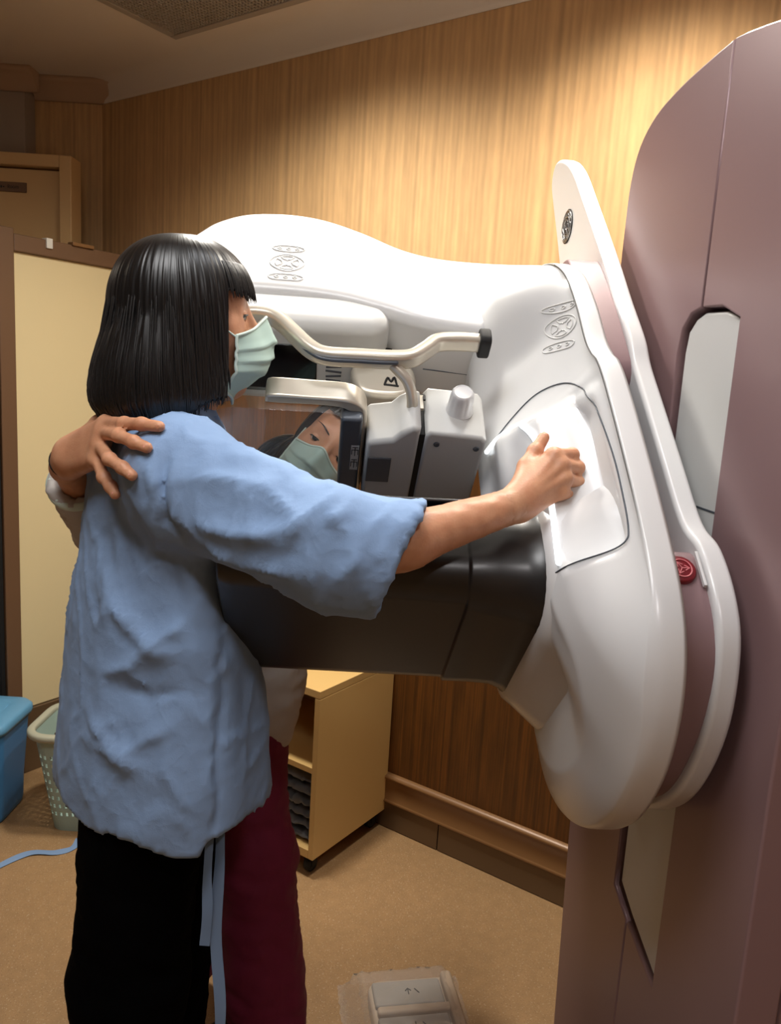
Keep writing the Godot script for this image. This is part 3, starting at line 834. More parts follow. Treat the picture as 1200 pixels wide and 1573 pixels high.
func build_paddle(mach: Node3D, arm: Transform3D) -> void:
	var xf := arm * Transform3D(Basis(Vector3(-1, 0, 0), Vector3(0, 1, 0), Vector3(0, 0, 1)), Vector3.ZERO)
	var to_w := xf * Transform3D(Basis.IDENTITY, Vector3.ZERO)
	# carriage: (a, w) outline pushed along t
	var flat := xf * Transform3D(Basis(Vector3(1, 0, 0), Vector3(0, 0, 1), Vector3(0, -1, 0)), Vector3.ZERO)   # (a, w, -t)
	var o := smooth2([Vector2(0.352, -0.10), Vector2(0.352, 0.105), Vector2(0.345, 0.116), Vector2(0.30, 0.114), Vector2(0.262, 0.110), Vector2(0.254, 0.10), Vector2(0.254, -0.10)], 1)
	var g := G.new(); g.slab(o, -0.250, -0.148, 0.007, flat, 3)
	var car := obj("paddle_carriage", g, M.lightgrey, mach)
	o = PackedVector2Array([Vector2(0.359, -0.09), Vector2(0.359, 0.118), Vector2(0.372, 0.122), Vector2(0.39, 0.108), Vector2(0.402, 0.092), Vector2(0.436, 0.084), Vector2(0.441, 0.078), Vector2(0.441, -0.07)])
	g = G.new(); g.slab(o, -0.240, -0.150, 0.009, flat, 3)
	var cl := obj("paddle_clamp", g, M.lightgrey, mach)
	o = PackedVector2Array([Vector2(0.350, -0.088), Vector2(0.350, 0.106), Vector2(0.361, 0.106), Vector2(0.361, -0.088)])
	g = G.new(); g.slab(o, -0.243, -0.153, 0.002, flat, 2)
	obj("seal_gap", g, M.rubber, car)
	obj("latch", box(Vector3(0.008, 0.030, 0.006), 0.001, 1, xf * Transform3D(Basis.IDENTITY, Vector3(0.357, 0.215, 0.113))), M.champagne, car)
	obj("latch_slot", box(Vector3(0.004, 0.012, 0.004), 0.001, 1, xf * Transform3D(Basis.IDENTITY, Vector3(0.352, 0.222, 0.118))), M.ink, car)
	obj("label_panel", box(Vector3(0.038, 0.003, 0.06), 0.001, 1, xf * Transform3D(Basis.IDENTITY, Vector3(0.418, 0.1495, 0.02))), M.slate, cl)
	for q in [Vector2(0.332, 0.092), Vector2(0.268, 0.086)]:
		g = G.new(); g.lathe(PackedVector2Array([Vector2(0.0001, 0.0012), Vector2(0.003, 0.0012), Vector2(0.0045, 0.0022), Vector2(0.0052, 0.0)]), 14, xf * Transform3D(Basis(Vector3(1, 0, 0), Vector3(0, -1, 0), Vector3(0, 0, -1)), Vector3(q.x, 0.1482, q.y)))
		obj("screw", g, M.slate, car)
	# fluted knob standing on the camera-side face
	var kx := xf * Transform3D(Basis(Vector3(1, 0, 0), Vector3(0, 0, 1), Vector3(0, -1, 0)), Vector3(0.296, 0.205, 0.112))
	var rows: Array = []
	for e in [[0.0225, 0.0], [0.0225, 0.003], [0.0205, 0.006], [0.019, 0.030], [0.0175, 0.038], [0.0145, 0.0415], [0.0135, 0.0405], [0.0125, 0.0400], [0.0002, 0.0400]]:
		var ring := PackedVector3Array()
		for s in 60:
			var an := TAU * s / 60
			var rr: float = e[0] * (1.0 - (0.045 * pow(absf(sin(an * 6)), 6.0) if e[1] > 0.005 and e[1] < 0.039 else 0.0))
			ring.append(kx * Vector3(rr * cos(an), e[1], -rr * sin(an)))
		rows.append(ring)
	g = G.new(); g.grid(rows, true)
	obj("adjusting_knob", g, M.white, mach)

	# clear compression paddle and its bracket
	var p := rrect(0.215, 0.25, 0.035, 5, Vector2(0.578, 0.0))
	g = G.new(); g.slab(p, -0.173, -0.170, 0.001, flat, 1)
	var pad := obj("compression_paddle", g, M.clear, mach)
	pad.set_meta("label", "clear plastic compression paddle")
	# upturned clear edge
	rows = []
	var outer := rrect(0.215, 0.25, 0.035, 5, Vector2(0.578, 0.0))
	var inner := rrect(0.209, 0.244, 0.033, 5, Vector2(0.578, 0.0))
	for e in [[outer, 0.172], [outer, 0.217], [inner, 0.217], [inner, 0.174]]:
		var ring := PackedVector3Array()
		for q in e[0]: ring.append(xf * Vector3(q.x, e[1], q.y))
		rows.append(ring)
	g = G.new(); g.grid(rows, true, false)
	obj("paddle_edge", g, M.clear, pad)
	# U-shaped frame in (a, w)
	var br := [Vector2(0.600, 0.131), Vector2(0.592, 0.142), Vector2(0.53, 0.1415), Vector2(0.478, 0.140), Vector2(0.455, 0.130), Vector2(0.443, 0.108), Vector2(0.442, 0.06), Vector2(0.442, -0.06), Vector2(0.443, -0.108), Vector2(0.455, -0.130), Vector2(0.478, -0.140), Vector2(0.53, -0.1415), Vector2(0.592, -0.142), Vector2(0.600, -0.131), Vector2(0.594, -0.124), Vector2(0.53, -0.1245), Vector2(0.487, -0.122), Vector2(0.470, -0.112), Vector2(0.464, -0.09), Vector2(0.464, 0.09), Vector2(0.470, 0.112), Vector2(0.487, 0.122), Vector2(0.53, 0.1245), Vector2(0.594, 0.124)]
	g = G.new(); g.slab(smooth2(br, 3), -0.226, -0.184, 0.005, flat, 2)
	obj("paddle_frame", g, M.champagne, pad)
	obj("frame_core", box(Vector3(0.034, 0.040, 0.235), 0.006, 2, xf * Transform3D(Basis.IDENTITY, Vector3(0.466, 0.186, 0.0))), M.slate, pad)
	var lb := obj("size_label", box(Vector3(0.013, 0.0012, 0.060), 0.0004, 1, xf * Transform3D(Basis.IDENTITY, Vector3(0.4575, 0.1658, 0.028))), M.lightgrey, pad)
	# two pictograms on the label
	g = G.new()
	for cz in [0.044, 0.014]:
		for l in [[Vector2(-0.004, 0.010), Vector2(0.004, 0.010)], [Vector2(0.0, 0.010), Vector2(0.0, -0.010)], [Vector2(-0.005, 0.004), Vector2(-0.005, -0.007)], [Vector2(0.005, 0.004), Vector2(0.005, -0.007)], [Vector2(-0.005, 0.004), Vector2(0.005, 0.004)]]:
			g.tube(PackedVector3Array([xf * Vector3(0.4575 + l[0].x, 0.1650, cz + l[0].y), xf * Vector3(0.4575 + l[1].x, 0.1650, cz + l[1].y)]), [0.0007], 5)
	obj("label_pictogram", g, M.ink, pad)

func build_detector(mach: Node3D, arm: Transform3D) -> void:
	# rounded sections along the arm's reach: [a, half width, top, bottom, corner]
	var rows: Array = []
	for e in [[0.636, 0.130, -0.020, -0.110, 0.030], [0.639, 0.142, -0.010, -0.124, 0.034], [0.634, 0.151, -0.004, -0.132, 0.038], [0.615, 0.155, 0.0, -0.137, 0.040], [0.53, 0.155, 0.0, -0.140, 0.042], [0.42, 0.155, 0.0, -0.144, 0.045], [0.312, 0.155, 0.0, -0.148, 0.048], [0.309, 0.155, 0.0, -0.150, 0.05], [0.306, 0.159, 0.003, -0.155, 0.055], [0.27, 0.159, 0.003, -0.158, 0.062], [0.235, 0.160, 0.004, -0.162, 0.068], [0.217, 0.164, 0.006, -0.170, 0.074], [0.209, 0.170, 0.010, -0.180, 0.08], [0.204, 0.173, 0.012, -0.184, 0.082], [0.198, 0.172, 0.011, -0.183, 0.082], [0.18, 0.155, 0.0, -0.17, 0.08]]:
		var ring := PackedVector3Array()
		for p in rrect(e[1] * 2, e[2] - e[3], e[4], 7, Vector2(0, (e[2] + e[3]) / 2)):
			ring.append(arm * Vector3(-e[0], p.y, p.x))
		rows.append(ring)
	var g := G.new(); g.grid(rows, true, false, true)
	g.cap(rows[0], (arm.basis * Vector3(-1, 0, 0)).normalized())
	var d := obj("detector_table", g, M.black, mach)
	d.set_meta("label", "glossy black breast support table")
	obj("carbon_top", box(Vector3(0.37, 0.006, 0.285), 0.003, 1, arm * Transform3D(Basis.IDENTITY, Vector3(-0.445, 0.001, 0.0))), M.carbon, d)
	for k in 22:
		obj("carbon_rib", box(Vector3(0.0035, 0.003, 0.05), 0.001, 1, arm * Transform3D(Basis(Vector3.UP, 0.5), Vector3(-0.30 - k * 0.008, 0.005, 0.115))), M.slate, d)
	text_on("R", 0.030, d, arm * Transform3D(Basis(Vector3(1, 0, 0), Vector3(0, 0, 1), Vector3(0, -1, 0)), Vector3(-0.52, -0.1255, -0.05)), M.carbon, "side_mark")
	# white neck flaring into the shield
	rows = []
	for e in [[0.214, 0.160, 0.002, -0.172, 0.078], [0.210, 0.174, 0.014, -0.188, 0.086], [0.198, 0.180, 0.018, -0.198, 0.092], [0.18, 0.190, 0.024, -0.214, 0.10], [0.15, 0.208, 0.032, -0.238, 0.11], [0.12, 0.226, 0.04, -0.262, 0.12], [0.095, 0.232, 0.04, -0.27, 0.12]]:
		var ring := PackedVector3Array()
		for p in rrect(e[1] * 2, e[2] - e[3], e[4], 9, Vector2(0, (e[2] + e[3]) / 2)):
			ring.append(arm * Vector3(-e[0], p.y, p.x))
		rows.append(ring)
	g = G.new(); g.grid(rows, true, false, true)
	obj("detector_neck", g, M.white, mach)

# ------------------------------------------------------------------ bodies: smooth unions of tapered capsules, meshed as surface nets
class SDF:
	var a: Array = []; var b: Array = []; var ra: Array = []; var rb: Array = []
	var k: Array = []; var op: Array = []; var inv: Array = []; var sc: Array = []; var il: Array = []
	var trim = null        # optional: an upper bound field, d = max(d, trim(p))

	func cap(p: Vector3, q: Vector3, r0: float, r1: float, kk := 0.02, o := 0) -> void:
		a.append(p); b.append(q); ra.append(r0); rb.append(r1); k.append(kk); op.append(o); inv.append(null); sc.append(1.0)
		il.append(1.0 / maxf((q - p).length_squared(), 1e-9))

	# capsule in its own squashed axes: x = basis * local, with radii measured before squashing
	func flat(basis: Basis, at: Vector3, p: Vector3, q: Vector3, r0: float, r1: float, kk := 0.02, o := 0) -> void:
		cap(p, q, r0, r1, kk, o)
		var n := a.size() - 1
		inv[n] = Transform3D(basis, at).affine_inverse()
		sc[n] = minf(basis.x.length(), minf(basis.y.length(), basis.z.length()))

	func ball(basis: Basis, at: Vector3, radii: Vector3, kk := 0.02, o := 0) -> void:
		flat(Basis(basis.x * radii.x, basis.y * radii.y, basis.z * radii.z), at, Vector3.ZERO, Vector3.ZERO, 1.0, 1.0, kk, o)

	func one(i: int, p: Vector3) -> float:
		var q: Vector3 = p
		if inv[i] != null: q = inv[i] * p
		var pa: Vector3 = q - a[i]
		var ba: Vector3 = b[i] - a[i]
		var h := clampf(pa.dot(ba) * il[i], 0.0, 1.0)
		return ((pa - ba * h).length() - lerpf(ra[i], rb[i], h)) * sc[i]

	func at(p: Vector3, list: Array) -> float:
		var d := 1e3
		for i in list:
			var e := one(i, p)
			var kk: float = k[i]
			if op[i] == 0:
				var h := maxf(kk - absf(d - e), 0.0)
				d = minf(d, e) - h * h * 0.25 / kk
			else:
				e = -e
				var h := maxf(kk - absf(d - e), 0.0)
				d = maxf(d, e) + h * h * 0.25 / kk
		if trim != null: d = maxf(d, trim.call(p))
		return d

	func all(p: Vector3) -> float:
		return at(p, range(a.size()))

	func aabb(i: int) -> AABB:
		var p: Vector3 = a[i]; var q: Vector3 = b[i]
		var r := maxf(ra[i], rb[i])
		var bx := AABB(p - Vector3.ONE * r, Vector3.ONE * r * 2).merge(AABB(q - Vector3.ONE * r, Vector3.ONE * r * 2))
		if inv[i] != null: bx = inv[i].affine_inverse() * bx
		return bx.grow(k[i] * 1.2)

	func nets(g: G, cell: float, disp = null) -> void:
		var N := 8
		var bs := cell * N
		var blocks := {}
		for i in a.size():
			var bx := aabb(i).grow(cell * 2)
			var lo := (bx.position / bs).floor()
			var hi := (bx.end / bs).floor()
			for z in range(int(lo.z), int(hi.z) + 1):
				for y in range(int(lo.y), int(hi.y) + 1):
					for x in range(int(lo.x), int(hi.x) + 1):
						var key := Vector3i(x, y, z)
						if not blocks.has(key): blocks[key] = []
						blocks[key].append(i)
		var ids := {}
		var fields := {}
		var base := g.v.size()
		var pos := PackedVector3Array()
		var half := bs * 0.5 * 1.7321 + cell * 2
		var M1 := N + 1
		for key in blocks:
			var list: Array = blocks[key]
			var o := Vector3(key) * bs
			var has_add := false
			for i in list:
				if op[i] == 0: has_add = true
			if not has_add: continue
			if absf(at(o + Vector3.ONE * bs * 0.5, list)) > half: continue
			var f := PackedFloat32Array()
			f.resize(M1 * M1 * M1)
			var n := 0
			var mn := 1e9; var mx := -1e9
			for z in M1:
				for y in M1:
					for x in M1:
						var d := at(o + Vector3(x, y, z) * cell, list)
						f[n] = d; n += 1
						if d < mn: mn = d
						if d > mx: mx = d
			if mn > 0.0 or mx < 0.0: continue
			fields[key] = f
			for z in N:
				for y in N:
					for x in N:
						var c := x + M1 * (y + M1 * z)
						var c8 := [f[c], f[c + 1], f[c + M1], f[c + M1 + 1], f[c + M1 * M1], f[c + M1 * M1 + 1], f[c + M1 * M1 + M1], f[c + M1 * M1 + M1 + 1]]
						var neg := 0
						for e in c8:
							if e < 0.0: neg += 1
						if neg == 0 or neg == 8: continue
						var s := Vector3.ZERO
						var cnt := 0
						for e in EDGES:
							var d0: float = c8[e[0]]; var d1: float = c8[e[1]]
							if (d0 < 0.0) != (d1 < 0.0):
								var t := d0 / (d0 - d1)
								s += CORN[e[0]].lerp(CORN[e[1]], t); cnt += 1
						ids[Vector3i(key.x * N + x, key.y * N + y, key.z * N + z)] = pos.size()
						pos.append(o + (Vector3(x, y, z) + s / cnt) * cell)
		var tris := PackedInt32Array()
		for key in fields:
			var f: PackedFloat32Array = fields[key]
			for z in N:
				for y in N:
					for x in N:
						var c := x + M1 * (y + M1 * z)
						var s0 := f[c] < 0.0
						var gi := Vector3i(key.x * N + x, key.y * N + y, key.z * N + z)
						for ax in 3:
							var st: int = [1, M1, M1 * M1][ax]
							if s0 == (f[c + st] < 0.0): continue
							var u: Vector3i = AX[(ax + 1) % 3]
							var w: Vector3i = AX[(ax + 2) % 3]
							var q0 = ids.get(gi); var q1 = ids.get(gi - u); var q2 = ids.get(gi - u - w); var q3 = ids.get(gi - w)
							if q0 == null or q1 == null or q2 == null or q3 == null: continue
							if s0: tris.append_array(PackedInt32Array([q0, q1, q2, q0, q2, q3]))
							else: tris.append_array(PackedInt32Array([q0, q2, q1, q0, q3, q2]))
		var nn := normals(pos, tris)
		if disp != null:
			for i in pos.size(): pos[i] += nn[i] * float(disp.call(pos[i], nn[i]))
			nn = normals(pos, tris)
		for i in pos.size(): g.vert(pos[i], nn[i], Vector2(pos[i].x, pos[i].y))
		for i in tris: g.idx.append(base + i)

	func normals(pos: PackedVector3Array, tris: PackedInt32Array) -> PackedVector3Array:
		var nn := PackedVector3Array()
		nn.resize(pos.size())
		for i in range(0, tris.size(), 3):
			var c := (pos[tris[i + 1]] - pos[tris[i]]).cross(pos[tris[i + 2]] - pos[tris[i]])
			nn[tris[i]] += c; nn[tris[i + 1]] += c; nn[tris[i + 2]] += c
		for i in nn.size(): nn[i] = nn[i].normalized()
		return nn

	const CORN := [Vector3(0, 0, 0), Vector3(1, 0, 0), Vector3(0, 1, 0), Vector3(1, 1, 0), Vector3(0, 0, 1), Vector3(1, 0, 1), Vector3(0, 1, 1), Vector3(1, 1, 1)]
	const EDGES := [[0, 1], [2, 3], [4, 5], [6, 7], [0, 2], [1, 3], [4, 6], [5, 7], [0, 4], [1, 5], [2, 6], [3, 7]]
	const AX := [Vector3i(1, 0, 0), Vector3i(0, 1, 0), Vector3i(0, 0, 1)]

# points are written (lateral, height, depth) in the turned frame
func V(x: float, y: float, d: float) -> Vector3:
	return Vector3(x, y, -d)

# ------------------------------------------------------------------ people
func head_axes(yaw: float, pitch: float, roll: float) -> Basis:
	# columns: right, up, forward of the head; yaw 0 looks along +lateral
	var f := Vector3(cos(yaw), 0, -sin(yaw))
	var r := Vector3(sin(yaw), 0, cos(yaw))
	var bs := Basis(r, Vector3.UP, f)
	bs = Basis(r, pitch) * bs
	return Basis(bs.z, roll) * bs

func head_sdf(s: SDF, c: Vector3, H: Basis) -> void:
	s.ball(H, c + H * Vector3(0, 0.035, -0.012), Vector3(0.070, 0.082, 0.090), 0.02)
	s.ball(H, c + H * Vector3(0, -0.030, 0.026), Vector3(0.057, 0.082, 0.062), 0.03)
	s.cap(c + H * Vector3(-0.040, -0.070, 0.02), c + H * Vector3(-0.006, -0.094, 0.064), 0.020, 0.015, 0.03)
	s.cap(c + H * Vector3(0.040, -0.070, 0.02), c + H * Vector3(0.006, -0.094, 0.064), 0.020, 0.015, 0.03)
	s.cap(c + H * Vector3(-0.036, 0.026, 0.070), c + H * Vector3(0.036, 0.026, 0.070), 0.013, 0.013, 0.02)
	for sg in [-1.0, 1.0]:
		s.ball(H, c + H * Vector3(sg * 0.034, -0.020, 0.056), Vector3(0.024, 0.024, 0.022), 0.03)
		s.ball(H, c + H * Vector3(sg * 0.031, 0.004, 0.094), Vector3(0.018, 0.011, 0.014), 0.012, 1)
	s.cap(c + H * Vector3(0, 0.014, 0.084), c + H * Vector3(0, -0.022, 0.104), 0.0075, 0.0105, 0.014)
	for sg in [-1.0, 1.0]:
		s.ball(H, c + H * Vector3(sg * 0.011, -0.026, 0.095), Vector3(0.008, 0.007, 0.010), 0.008)
		s.cap(c + H * Vector3(sg * 0.043, 0.009, 0.074), c + H * Vector3(sg * 0.019, 0.009, 0.083), 0.006, 0.005, 0.008)
		s.cap(c + H * Vector3(sg * 0.043, -0.004, 0.074), c + H * Vector3(sg * 0.019, -0.006, 0.082), 0.005, 0.0045, 0.008)
		# ears
		s.flat(Basis(H.x * 0.35, H.y, H.z * 0.7), c + H * Vector3(sg * 0.073, 0.0, -0.008), Vector3(0, 0.014, 0), Vector3(0, -0.016, 0.004), 0.020, 0.013, 0.006)
	s.cap(c + H * Vector3(-0.018, -0.055, 0.082), c + H * Vector3(0.018, -0.055, 0.082), 0.007, 0.007, 0.012)
	s.cap(c + H * Vector3(-0.014, -0.066, 0.081), c + H * Vector3(0.014, -0.066, 0.081), 0.007, 0.007, 0.012)

func face_parts(parent: Node3D, xf: Transform3D, c: Vector3, H: Basis) -> void:
	for sg in [-1.0, 1.0]:
		var e := c + H * Vector3(sg * 0.031, 0.003, 0.0745)
		var g := G.new()
		var prof := PackedVector2Array()
		for q in 13: prof.append(Vector2(0.0118 * sin(PI * q / 12) + 0.00001, -0.0118 * cos(PI * q / 12)))
		g.lathe(prof, 20, Transform3D(Basis(H.x, H.z, -H.y), e))
		var ey := obj("eye", g, M.eye_white, parent, xf)
		g = G.new()
		prof = PackedVector2Array()
		for q in 6: prof.append(Vector2(0.0121 * sin(0.52 - 0.52 * q / 5.0) + 0.00001, 0.0121 * cos(0.52 - 0.52 * q / 5.0)))
		g.lathe(prof, 18, Transform3D(Basis(H.x, H.z, -H.y), e))
		obj("iris", g, M.iris, ey)
		# lids: caps a little larger than the ball, leaving a slit
		var R := 0.0131
		g = G.new()
		prof = PackedVector2Array()
		for q in 10: prof.append(Vector2(R * sin(1.42 * (9 - q) / 9.0) + 0.00001, R * cos(1.42 * (9 - q) / 9.0)))
		g.lathe(prof, 24, Transform3D(H, e))
		prof = PackedVector2Array()
		for q in 10: prof.append(Vector2(R * sin(1.14 * q / 9.0) + 0.00001, -R * cos(1.14 * q / 9.0)))
		g.lathe(prof, 24, Transform3D(H, e))
		obj("eyelids", g, M.skin, parent, xf)
		g = G.new()
		var lash: Array = []
		for q in 9:
			var an := -1.25 + 2.5 * q / 8.0
			lash.append(e + H * Vector3(sin(an) * R * 1.03, R * 0.13 - 0.003 * an * an * (1.0 if an * sg > 0 else 0.5), cos(an) * R * 1.04))
		g.tube(smooth3(lash, 3), [0.0012], 6)
		obj("eyelashes", g, M.hair, parent, xf)
		g = G.new()
		var br: Array = []
		for q in 6:
			var t := q / 5.0
			br.append(c + H * Vector3(sg * (0.014 + 0.036 * t), 0.026 + 0.006 * sin(t * 2.4), 0.0905 - 0.014 * t * t))
		g.tube(smooth3(br, 3), [0.0013, 0.002, 0.002, 0.002, 0.002, 0.002, 0.0019, 0.0018, 0.0017, 0.0016, 0.0014, 0.0012, 0.001, 0.0009, 0.0008, 0.0006], 6, 0.7)
		obj("eyebrow", g, M.hair, parent, xf)
	var g := G.new()
	g.tube(smooth3([c + H * Vector3(-0.022, -0.060, 0.0845), c + H * Vector3(-0.010, -0.058, 0.0905), c + H * Vector3(0, -0.0595, 0.0915), c + H * Vector3(0.010, -0.058, 0.0905), c + H * Vector3(0.022, -0.060, 0.0845)], 4), [0.003], 6)
	obj("lips", g, M.lips, parent, xf)

func face_mask(parent: Node3D, xf: Transform3D, c: Vector3, H: Basis, label: String) -> void:
	# rows from the nose bridge to under the chin; pleats as ridges, flared where they open
	var rows: Array = []
	var back: Array = []
	var nv := 34
	var nu := 30
	for j in nv + 1:
		var v := float(j) / nv
		var u := lerpf(-0.008, -0.124, v)
		var row := PackedVector3Array()
		var rowb := PackedVector3Array()
		for i in nu + 1:
			var t := -1.0 + 2.0 * i / nu
			var wide := 0.0610 - 0.012 * smoothstep(0.60, 1.0, v)
			var nose := exp(-pow(t / 0.30, 2.0))
			var front := 0.100 + 0.016 * nose * (1.0 - smoothstep(0.15, 0.7, v)) + 0.020 * sin(PI * clampf(v * 0.95 + 0.05, 0, 1)) - 0.036 * smoothstep(0.55, 1.0, v)
			var side := 0.069 - 0.006 * v - 0.012 * smoothstep(0.6, 1.0, v)
			var f := lerpf(front, side, pow(absf(t), 2.8))
			var pleat := 0.0
			for pk in [0.30, 0.50, 0.70]:
				var d: float = v - pk + 0.03 * absf(t)
				pleat += 0.0055 * clampf(1.0 + d / 0.11, 0.0, 1.0) * (1.0 if d < 0.0 else 0.0) * (1.0 - 0.5 * absf(t))
			var uu := u + 0.012 * nose * (1.0 - v) - 0.018 * pow(absf(t), 1.5) * (1.0 - v) + 0.018 * absf(t) * v
			row.append(c + H * Vector3(t * wide, uu, f + pleat))
			rowb.append(c + H * Vector3(t * (wide - 0.001), uu, f + pleat - 0.0014))
		rows.append(row); back.append(rowb)
	back.reverse()
	for r in back: rows.append(r)
	var g := G.new(); g.grid(rows, false, true, false)
	var m := obj("face_mask", g, M.mask, parent, xf)
	m.set_meta("label", label)
	for e in [0, nv]:
		g = G.new(); g.tube(rows[e], [0.0022], 6)
		obj("hem", g, M.mask_edge, m)
	for sg in [0, nu]:
		var p := PackedVector3Array()
		for j in range(0, nv + 1, 2): p.append(rows[j][sg])
		g = G.new(); g.tube(p, [0.0024], 6)
		obj("side_binding", g, M.mask_edge, m)
		var s := -1.0 if sg == 0 else 1.0
		g = G.new()
		g.tube(smooth3([rows[1][sg], c + H * Vector3(s * 0.070, 0.004, 0.02), c + H * Vector3(s * 0.079, 0.010, -0.012), c + H * Vector3(s * 0.082, -0.005, -0.028), c + H * Vector3(s * 0.078, -0.028, -0.018), c + H * Vector3(s * 0.067, -0.060, 0.012), rows[nv - 2][sg]], 6), [0.0014], 6)
		obj("ear_loop", g, M.mask_edge, m)

# a cap of hair hanging from the crown to a lower edge, with combed grooves
func hair_shell(g: G, c: Vector3, H: Basis, edge: Callable, radius: Callable, top: float, na: int, ns: int, groove: float, seed_: int) -> void:
	var nz := FastNoiseLite.new(); nz.seed = seed_; nz.frequency = 1.0; nz.fractal_octaves = 3
	var rows: Array = []
	var inner: Array = []
	for j in ns + 1:
		var s := float(j) / ns
		var row := PackedVector3Array()
		var rin := PackedVector3Array()
		for i in na:
			var al := TAU * i / na
			var ub: float = edge.call(al)
			ub += 0.004 * nz.get_noise_2d(i * 0.35, 5.0) + 0.0025 * nz.get_noise_2d(i * 1.7, 9.0)
			var ang := s
			# run over the dome first, then straight down
			var u: float
			var rr: float
			var rho: float = radius.call(al, 0.0)
			var dome := 0.46
			if ang < dome:
				var q := ang / dome * PI / 2
				var u0 := maxf(0.0, ub)
				u = u0 + (top - u0) * cos(q)
				rr = rho * pow(maxf(1.0 - pow(clampf(u / top, 0, 1), 2.3), 0.0), 1 / 2.3)
				rr = minf(rr, rho) * clampf(sin(q) * 4.0, 0.0, 1.0) if q < 0.25 else rr
			else:
				u = lerpf(maxf(0.0, ub), ub, (ang - dome) / (1.0 - dome))
				rr = radius.call(al, u)
				if ub > 0.0:
					u = ub - 0.002 * (ang - dome)
					rr = rho * pow(maxf(1.0 - pow(clampf(ub / top, 0, 1), 2.3), 0.0), 1 / 2.3)
			var amp := groove * smoothstep(0.05, 0.4, s)
			var gr := nz.get_noise_3d(cos(al) * 9.0, sin(al) * 9.0, s * 1.6) * 0.8 + nz.get_noise_3d(cos(al) * 30.0, sin(al) * 30.0, s * 3.0) * 0.45
			rr += amp * gr
			row.append(c + H * Vector3(sin(al) * rr, u, cos(al) * rr))
			rin.append(c + H * Vector3(sin(al) * maxf(rr - 0.014, 0.0), u - 0.004 * (1.0 - s), cos(al) * maxf(rr - 0.014, 0.0)))
		rows.append(row); inner.append(rin)
	inner.reverse()
	for r in inner: rows.append(r)
	g.grid(rows, true, false, false)

func finger(s: SDF, pts: Array, r0: float, r1: float) -> void:
	var m := pts.size()
	for i in m - 1:
		var t0 := float(i) / (m - 1)
		var t1 := float(i + 1) / (m - 1)
		s.cap(pts[i], pts[i + 1], lerpf(r0, r1, t0), lerpf(r0, r1, t1), 0.005)
		if i > 0: s.cap(pts[i], pts[i], lerpf(r0, r1, t0) * 1.05, lerpf(r0, r1, t0) * 1.05, 0.004)

func nail(parent: Node3D, xf: Transform3D, tip: Vector3, along: Vector3, out: Vector3, called := "fingernail") -> void:
	along = along.normalized()
	out = (out - along * out.dot(along)).normalized()
	var side := along.cross(out)
	var g := G.new()
	var rows: Array = []
	for j in 5:
		var row := PackedVector3Array()
		for i in 7:
			var t := -1.0 + i / 3.0
			var w := 0.0052 * (1.0 if j > 0 and j < 4 else 0.72)
			row.append(tip + along * (-0.009 + j * 0.0026) + side * (t * w) + out * (0.0071 - 0.0025 * t * t))
		rows.append(row)
	g.grid(rows, false, false)
	var back: Array = []
	obj(called, g, M.nail, parent, xf)

var SHIRT_FOLDS: Array = []

func fold(pts: Array, amp: float, width: float) -> void:
	SHIRT_FOLDS.append([pts, amp, width])

func seg_dist(p: Vector2, a: Vector2, b: Vector2) -> float:
	var ba := b - a
	return (p - a - ba * clampf((p - a).dot(ba) / ba.length_squared(), 0, 1)).length()

